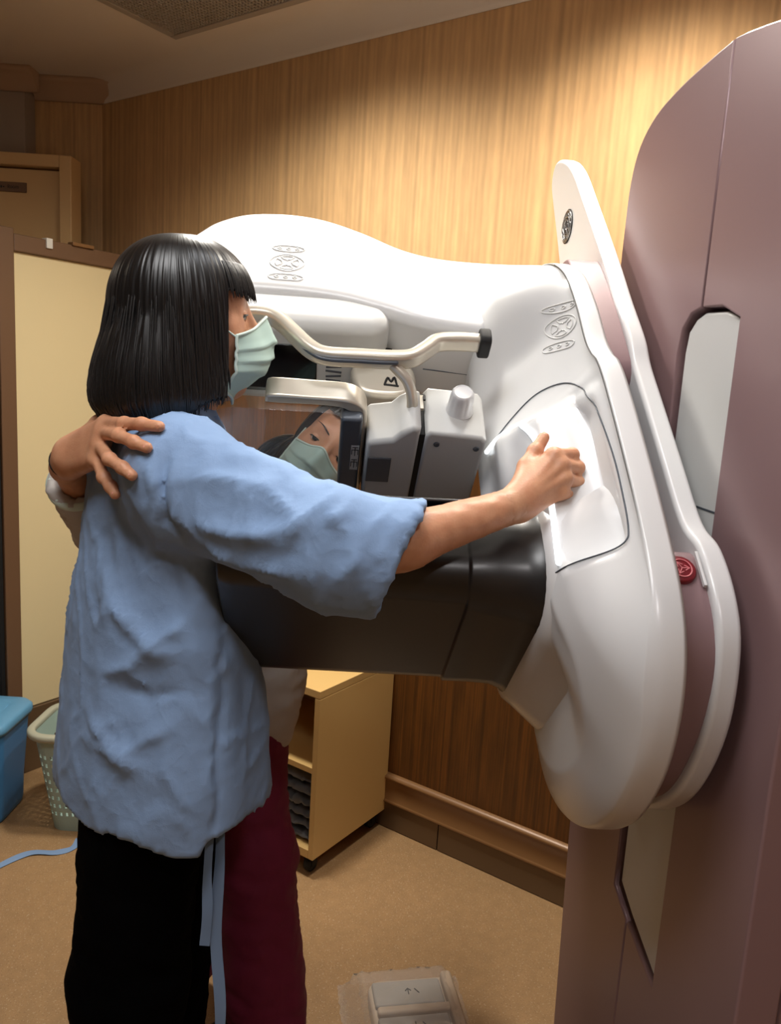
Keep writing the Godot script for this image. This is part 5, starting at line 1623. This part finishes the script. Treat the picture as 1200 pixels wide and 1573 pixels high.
func g_wristband(parent: Node3D, xf: Transform3D) -> void:
	var g := G.new()
	var p := PackedVector3Array()
	var d := Vector3(0.021, 0.021, 0.045).normalized()
	var u := d.cross(Vector3.UP).normalized()
	var w := u.cross(d)
	for q in 29: p.append(V(-0.486, 1.275, 1.148) + (u * cos(TAU * q / 28) + w * sin(TAU * q / 28)) * 0.0258)
	g.tube(p, [0.0012], 5)
	obj("hair_tie", g, M.rubber, parent, xf)

func build_people() -> void:
	var d := build_patient()
	build_nurse(d.shirt)

# ------------------------------------------------------------------ furniture and small things
func build_furniture() -> void:
	# birch open cabinet on castors against the back wall
	var cab := thing("cabinet", "small pale birch open cabinet on black castors against the back wall", "cabinet", Transform3D(Basis.IDENTITY, Vector3(-1.47, 0, -1.755)))
	var w := 0.205; var d := 0.182
	obj("top", boxat(Vector3(-w, 0.548, -d), Vector3(w, 0.571, d), 0.002), M.birch, cab)
	obj("bottom", boxat(Vector3(-w + 0.018, 0.060, -d), Vector3(w - 0.018, 0.086, d), 0.0015), M.birch, cab)
	obj("side_panel", boxat(Vector3(w - 0.018, 0.060, -d), Vector3(w, 0.547, d), 0.0015), M.birch, cab)
	obj("side_panel", boxat(Vector3(-w, 0.060, -d), Vector3(-w + 0.018, 0.547, d), 0.0015), M.birch, cab)
	obj("shelf", boxat(Vector3(-w + 0.018, 0.320, -d + 0.01), Vector3(w - 0.018, 0.338, d - 0.002), 0.0015), M.birch, cab)
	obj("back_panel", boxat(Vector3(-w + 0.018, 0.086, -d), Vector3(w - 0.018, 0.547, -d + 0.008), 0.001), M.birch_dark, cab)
	for q in [Vector2(w - 0.035, d - 0.035), Vector2(-w + 0.035, d - 0.035), Vector2(w - 0.035, -d + 0.035), Vector2(-w + 0.035, -d + 0.035)]:
		var g := G.new()
		var prof := PackedVector2Array([Vector2(0.0001, -0.012), Vector2(0.018, -0.012), Vector2(0.0225, -0.008), Vector2(0.0225, 0.008), Vector2(0.018, 0.012), Vector2(0.0001, 0.012)])
		g.lathe(prof, 20, Transform3D(Basis(Vector3(0, 0, 1), Vector3(1, 0, 0), Vector3(0, 1, 0)), Vector3(q.x, 0.0225, q.y)))
		g.rbox(Vector3(0.034, 0.012, 0.034), 0.003, Transform3D(Basis.IDENTITY, Vector3(q.x, 0.053, q.y)))
		g.rbox(Vector3(0.003, 0.034, 0.020), 0.001, Transform3D(Basis.IDENTITY, Vector3(q.x + 0.0145, 0.036, q.y)))
		g.rbox(Vector3(0.003, 0.034, 0.020), 0.001, Transform3D(Basis.IDENTITY, Vector3(q.x - 0.0145, 0.036, q.y)))
		obj("castor", g, M.rubber, cab)
	# folded grey cloths piled in the lower bay: each a folded slab
	var rng := RandomNumberGenerator.new(); rng.seed = 5
	var nz := FastNoiseLite.new(); nz.seed = 4; nz.frequency = 1.0
	var yy := 0.0872
	for k in 6:
		var hgt := 0.027 + rng.randf_range(-0.004, 0.005)
		var rows: Array = []
		var wid := 0.345; var dep := 0.30
		for j in 13:
			var row := PackedVector3Array()
			var an := PI * 2 * j / 13.0
			for i in 41:
				var t := float(i) / 40
				var px := (t - 0.5) * wid
				var wav := 0.011 * nz.get_noise_3d(px * 26.0, k * 7.0, sin(an) * 1.5) + 0.007 * nz.get_noise_3d(px * 60.0, k * 9.0 + 3.0, cos(an))
				var e := sqrt(maxf(0.0, 1.0 - pow(absf(t * 2 - 1), 10.0)))
				var sx := signf(cos(an)) * pow(absf(cos(an)), 0.35) * dep * 0.5 * (1.0 + 0.05 * nz.get_noise_2d(px * 30.0, k * 5.0))
				var sy := signf(sin(an)) * pow(absf(sin(an)), 0.6) * hgt * 0.47 * e + wav * e
				row.append(Vector3(px, hgt * 0.5 + maxf(sy, -hgt * 0.5 + 0.0006), sx))
			rows.append(row)
		rows.reverse()
		var g := G.new(); g.grid(rows, false, true)
		var c := obj("folded_cloth", g, M.cloth_grey, null, Transform3D(Basis.IDENTITY, Vector3(-1.47, yy, -1.745)))
		tag(c, ["dark grey folded cloth at the bottom of the pile in the birch cabinet", "dark grey folded cloth second from the bottom in the birch cabinet", "dark grey folded cloth third from the bottom in the birch cabinet", "dark grey folded cloth third from the top in the birch cabinet", "dark grey folded cloth second from the top in the birch cabinet", "dark grey folded cloth on top of the pile in the birch cabinet"][k], "cloth", "grey cloths in the cabinet")
		yy += hgt + 0.006
	build_bin()
	build_basket()
	build_pedal()
	# blue strap lying on the floor
	var st := smooth3([Vector3(-1.90, 0.004, -0.80), Vector3(-1.945, 0.004, -0.93), Vector3(-1.98, 0.004, -1.02), Vector3(-1.975, 0.006, -1.135), Vector3(-1.92, 0.005, -1.19), Vector3(-1.905, 0.004, -1.235), Vector3(-1.93, 0.004, -1.275)], 8)
	var rows: Array = []
	for e in [[-1.0, 0.0018], [1.0, 0.0018], [1.0, 0.0], [-1.0, 0.0]]:
		var row := PackedVector3Array()
		for i in st.size():
			var dd := (st[mini(i + 1, st.size() - 1)] - st[maxi(i - 1, 0)]).normalized()
			row.append(st[i] + dd.cross(Vector3.UP) * 0.011 * e[0] + Vector3(0, e[1] - 0.003 + 0.004 * sin(i * 0.5) * e[0] * 0.3, 0))
		rows.append(row)
	var g := G.new(); g.grid(rows, false, true, true)
	tag(obj("fabric_strap", g, M.strap), "flat blue fabric strap lying on the floor by the laundry basket", "strap")

func ring_box(w: float, d: float, r: float, y: float, at := Vector2.ZERO, seg := 6) -> PackedVector3Array:
	var out := PackedVector3Array()
	for p in rrect(w, d, r, seg, at): out.append(Vector3(p.x, y, -p.y))
	return out

func build_bin() -> void:
	var b := thing("waste_bin", "blue plastic waste bin with swing lid at the left edge of the picture", "bin", Transform3D(Basis(Vector3.UP, TURN), L(-1.245, 2.265, 0)))
	var rows: Array = []
	for e in [[0.19, 0.0], [0.20, 0.004], [0.205, 0.02], [0.21, 0.10], [0.235, 0.295], [0.238, 0.31], [0.232, 0.31], [0.20, 0.02], [0.001, 0.018]]:
		rows.append(ring_box(e[0], e[0] * 0.95, minf(0.04, e[0] * 0.45), e[1]))
	var g := G.new(); g.grid(rows, true)
	g.cap(rows[0], Vector3.DOWN)
	var body := obj("body", g, M.bin, b)
	rows = []
	for e in [[0.238, 0.300], [0.252, 0.302], [0.258, 0.312], [0.256, 0.326], [0.240, 0.336], [0.150, 0.340], [0.146, 0.330]]:
		rows.append(ring_box(e[0], e[0] * 0.95, minf(0.045, e[0] * 0.3), e[1]))
	g = G.new(); g.grid(rows, true)
	obj("lid_rim", g, M.bin_lid, b)
	g = G.new()
	g.rbox(Vector3(0.140, 0.006, 0.132), 0.002, Transform3D(Basis(Vector3.RIGHT, 0.12), Vector3(0, 0.330, 0)))
	obj("swing_flap", g, M.bin_lid, b)
	for k in 3:
		obj("rib", box(Vector3(0.022, 0.22, 0.01), 0.004, 1, Transform3D(Basis(Vector3.RIGHT, 0.055), Vector3(-0.06 + k * 0.06, 0.12, 0.104))), M.bin, body)
	var t := box(Vector3(0.085, 0.004, 0.055), 0.001, 1, Transform3D(Basis(Vector3.UP, TURN + 0.3) * Basis(Vector3.BACK, 0.06), L(-1.235, 2.265, 0.3395)))
	tag(obj("paper_note", t, M.paperwhite), "white paper slip lying on the blue bin lid", "paper")

func build_basket() -> void:
	var b := thing("laundry_basket", "pale green slotted plastic laundry basket on the floor behind the gown", "basket", Transform3D(Basis(Vector3.UP, TURN), L(-0.865, 2.255, 0)))
	var hh := 0.325
	# frame of bars between slots: (around, height) cells left open
	var lo := Vector2(0.25, 0.155); var hi := Vector2(0.34, 0.235)
	var out_lo := rrect(lo.x, lo.y, 0.045, 6)
	var out_hi := rrect(hi.x, hi.y, 0.06, 6)
	var place := func(s: float, v: float, inset: float) -> Vector3:
		# s runs round the outline by length
		var m := out_lo.size()
		var q := fposmod(s, 1.0) * m
		var i := int(q)
		var t := q - i
		var p := out_lo[i % m].lerp(out_lo[(i + 1) % m], t).lerp(out_hi[i % m].lerp(out_hi[(i + 1) % m], t), v)
		p -= p.normalized() * inset
		return Vector3(p.x, v * hh, -p.y)
	# positions round the outline: corners are dense, so use length along it
	var cum := PackedFloat32Array([0.0])
	for i in out_lo.size(): cum.append(cum[i] + out_lo[i].distance_to(out_lo[(i + 1) % out_lo.size()]))
	var by_len := func(x: float) -> float:
		var want := fposmod(x, 1.0) * cum[cum.size() - 1]
		for i in out_lo.size():
			if want <= cum[i + 1]: return (i + (want - cum[i]) / maxf(cum[i + 1] - cum[i], 1e-6)) / out_lo.size()
		return 0.0
	var cols := 44
	var vs := [0.0, 0.16, 0.20, 0.245, 0.285, 0.33, 0.37, 0.415, 0.455, 0.50, 0.54, 0.585, 0.625, 0.67, 0.71, 0.755, 0.795, 0.84, 1.0]
	var g := G.new()
	for c in cols:
		for half in 2:
			var s0: float = by_len.call((c + 0.5 * half) / cols)
			var s1: float = by_len.call((c + 0.5 * half + 0.5) / cols)
			if s1 < s0: s1 += 1.0
			for k in vs.size() - 1:
				var open_ := half == 0 and k % 2 == 1 and k < vs.size() - 2
				if open_: continue
				var a: Vector3 = place.call(s0, vs[k], 0.0); var bq: Vector3 = place.call(s1, vs[k], 0.0)
				var cq: Vector3 = place.call(s1, vs[k + 1], 0.0); var dq: Vector3 = place.call(s0, vs[k + 1], 0.0)
				var a2: Vector3 = place.call(s0, vs[k], 0.003); var b2: Vector3 = place.call(s1, vs[k], 0.003)
				var c2: Vector3 = place.call(s1, vs[k + 1], 0.003); var d2: Vector3 = place.call(s0, vs[k + 1], 0.003)
				g.quad(a, bq, cq, dq); g.quad(b2, a2, d2, c2)
				g.quad(a, a2, b2, bq); g.quad(dq, cq, c2, d2); g.quad(a, dq, d2, a2); g.quad(bq, b2, c2, cq)
	var w := obj("slotted_wall", g, M.basket, b)
	g = G.new(); g.slab(out_lo, 0.0, 0.006, 0.002, Transform3D(Basis(Vector3.RIGHT, Vector3(0, 0, -1), Vector3.UP), Vector3.ZERO))
	obj("floor_panel", g, M.basket, b)
	g = G.new()
	var rows: Array = []
	for e in [[0.0, hh - 0.012], [0.016, hh - 0.012], [0.020, hh - 0.006], [0.020, hh + 0.004], [0.014, hh + 0.009], [0.0, hh + 0.009], [-0.004, hh + 0.004], [-0.004, hh - 0.006]]:
		rows.append(ring_box(hi.x + e[0] * 2, hi.y + e[0] * 2, 0.06 + e[0], e[1]))
	g.grid(rows, true, true)
	obj("rim", g, M.basket_rim, b)

func build_pedal() -> void:
	var at := Transform3D(Basis(Vector3.UP, TURN + 0.18), Vector3(-0.755, 0, -1.335))
	var p := thing("foot_pedal", "beige double foot pedal with grey treads wrapped in clear plastic on the floor", "pedal", at)
	var g := G.new()
	g.slab(rrect(0.20, 0.185, 0.03, 5), 0.0, 0.040, 0.010, Transform3D(Basis(Vector3.RIGHT, Vector3(0, 0, -1), Vector3.UP), Vector3.ZERO))
	var hs := obj("housing", g, mat(Color(0.72, 0.64, 0.55), 0.5), p)
	obj("side_wall", boxat(Vector3(0.072, 0.03, -0.085), Vector3(0.098, 0.062, 0.085), 0.008, 2), hs.material_override, p)
	obj("divider", boxat(Vector3(-0.09, 0.03, 0.000), Vector3(0.08, 0.056, 0.022), 0.007, 2), hs.material_override, p)
	for q in [[-0.075, -0.003, "up"], [0.026, 0.085, "down"]]:
		var t := obj("tread", boxat(Vector3(-0.092, 0.036, q[0]), Vector3(0.068, 0.051, q[1]), 0.006, 2), M.taupe, p)
		g = G.new()
		var cz: float = (q[0] + q[1]) * 0.5
		var s := 1.0 if q[2] == "up" else -1.0
		for l in [[Vector3(-0.012, 0.0515, cz + 0.008 * s), Vector3(-0.012, 0.0515, cz - 0.008 * s)], [Vector3(-0.018, 0.0515, cz - 0.002 * s), Vector3(-0.012, 0.0515, cz - 0.008 * s)], [Vector3(-0.006, 0.0515, cz - 0.002 * s), Vector3(-0.012, 0.0515, cz - 0.008 * s)], [Vector3(0.004, 0.0515, cz - 0.006), Vector3(0.012, 0.0515, cz + 0.006)]]:
			g.tube(PackedVector3Array(l), [0.0013], 5)
		obj("arrow_mark", g, M.ink, t)
	# crumpled clear wrapping
	var nz := FastNoiseLite.new(); nz.seed = 2; nz.frequency = 1.0
	var rows: Array = []
	for j in 25:
		var row := PackedVector3Array()
		for i in 31:
			var u := -1.0 + i / 15.0
			var v := -1.0 + j / 12.0
			var m := maxf(absf(u), absf(v))
			var h := 0.070 * (1.0 - smoothstep(0.62, 1.0, m)) + 0.003
			h += 0.007 * nz.get_noise_2d(u * 5.0, v * 5.0) * (1.0 - 0.5 * m) + 0.004 * nz.get_noise_2d(u * 13.0, v * 13.0)
			row.append(Vector3(u * 0.145 + 0.008 * nz.get_noise_2d(v * 6.0, u * 2.0 + 9.0) - 0.02, maxf(h, 0.002), v * 0.13 + 0.008 * nz.get_noise_2d(u * 6.0 + 30.0, v)))
		rows.append(row)
	rows.reverse()
	g = G.new(); g.grid(rows, false, false)
	obj("plastic_wrap", g, M.wrap, p)

func _ready() -> void:
	# camera: held at 1.42 m, tipped down 9.5 degrees and rolled a little
	var cam := Camera3D.new(); cam.name = "camera"
	var pitch := deg_to_rad(9.5); var roll := deg_to_rad(3.5)
	var b := Basis(Vector3.UP, TURN) * Basis(Vector3.RIGHT, -pitch) * Basis(Vector3(0, 0, 1), roll)
	cam.transform = Transform3D(b, Vector3(0, 1.42, 0))
	cam.keep_aspect = Camera3D.KEEP_HEIGHT
	cam.fov = rad_to_deg(2.0 * atan(786.5 / 1188.0))
	cam.near = 0.05; cam.far = 60.0
	add_child(cam)
	var we := WorldEnvironment.new(); we.name = "environment"
	var e := Environment.new()
	e.background_mode = Environment.BG_COLOR; e.background_color = Color(0, 0, 0)
	e.tonemap_mode = Environment.TONE_MAPPER_LINEAR; e.tonemap_exposure = 1.0
	e.sdfgi_enabled = true; e.ssao_enabled = true; e.ssil_enabled = true
	we.environment = e; add_child(we)
	make_materials()
	build_room()
	build_machine()
	build_furniture()
	build_people()
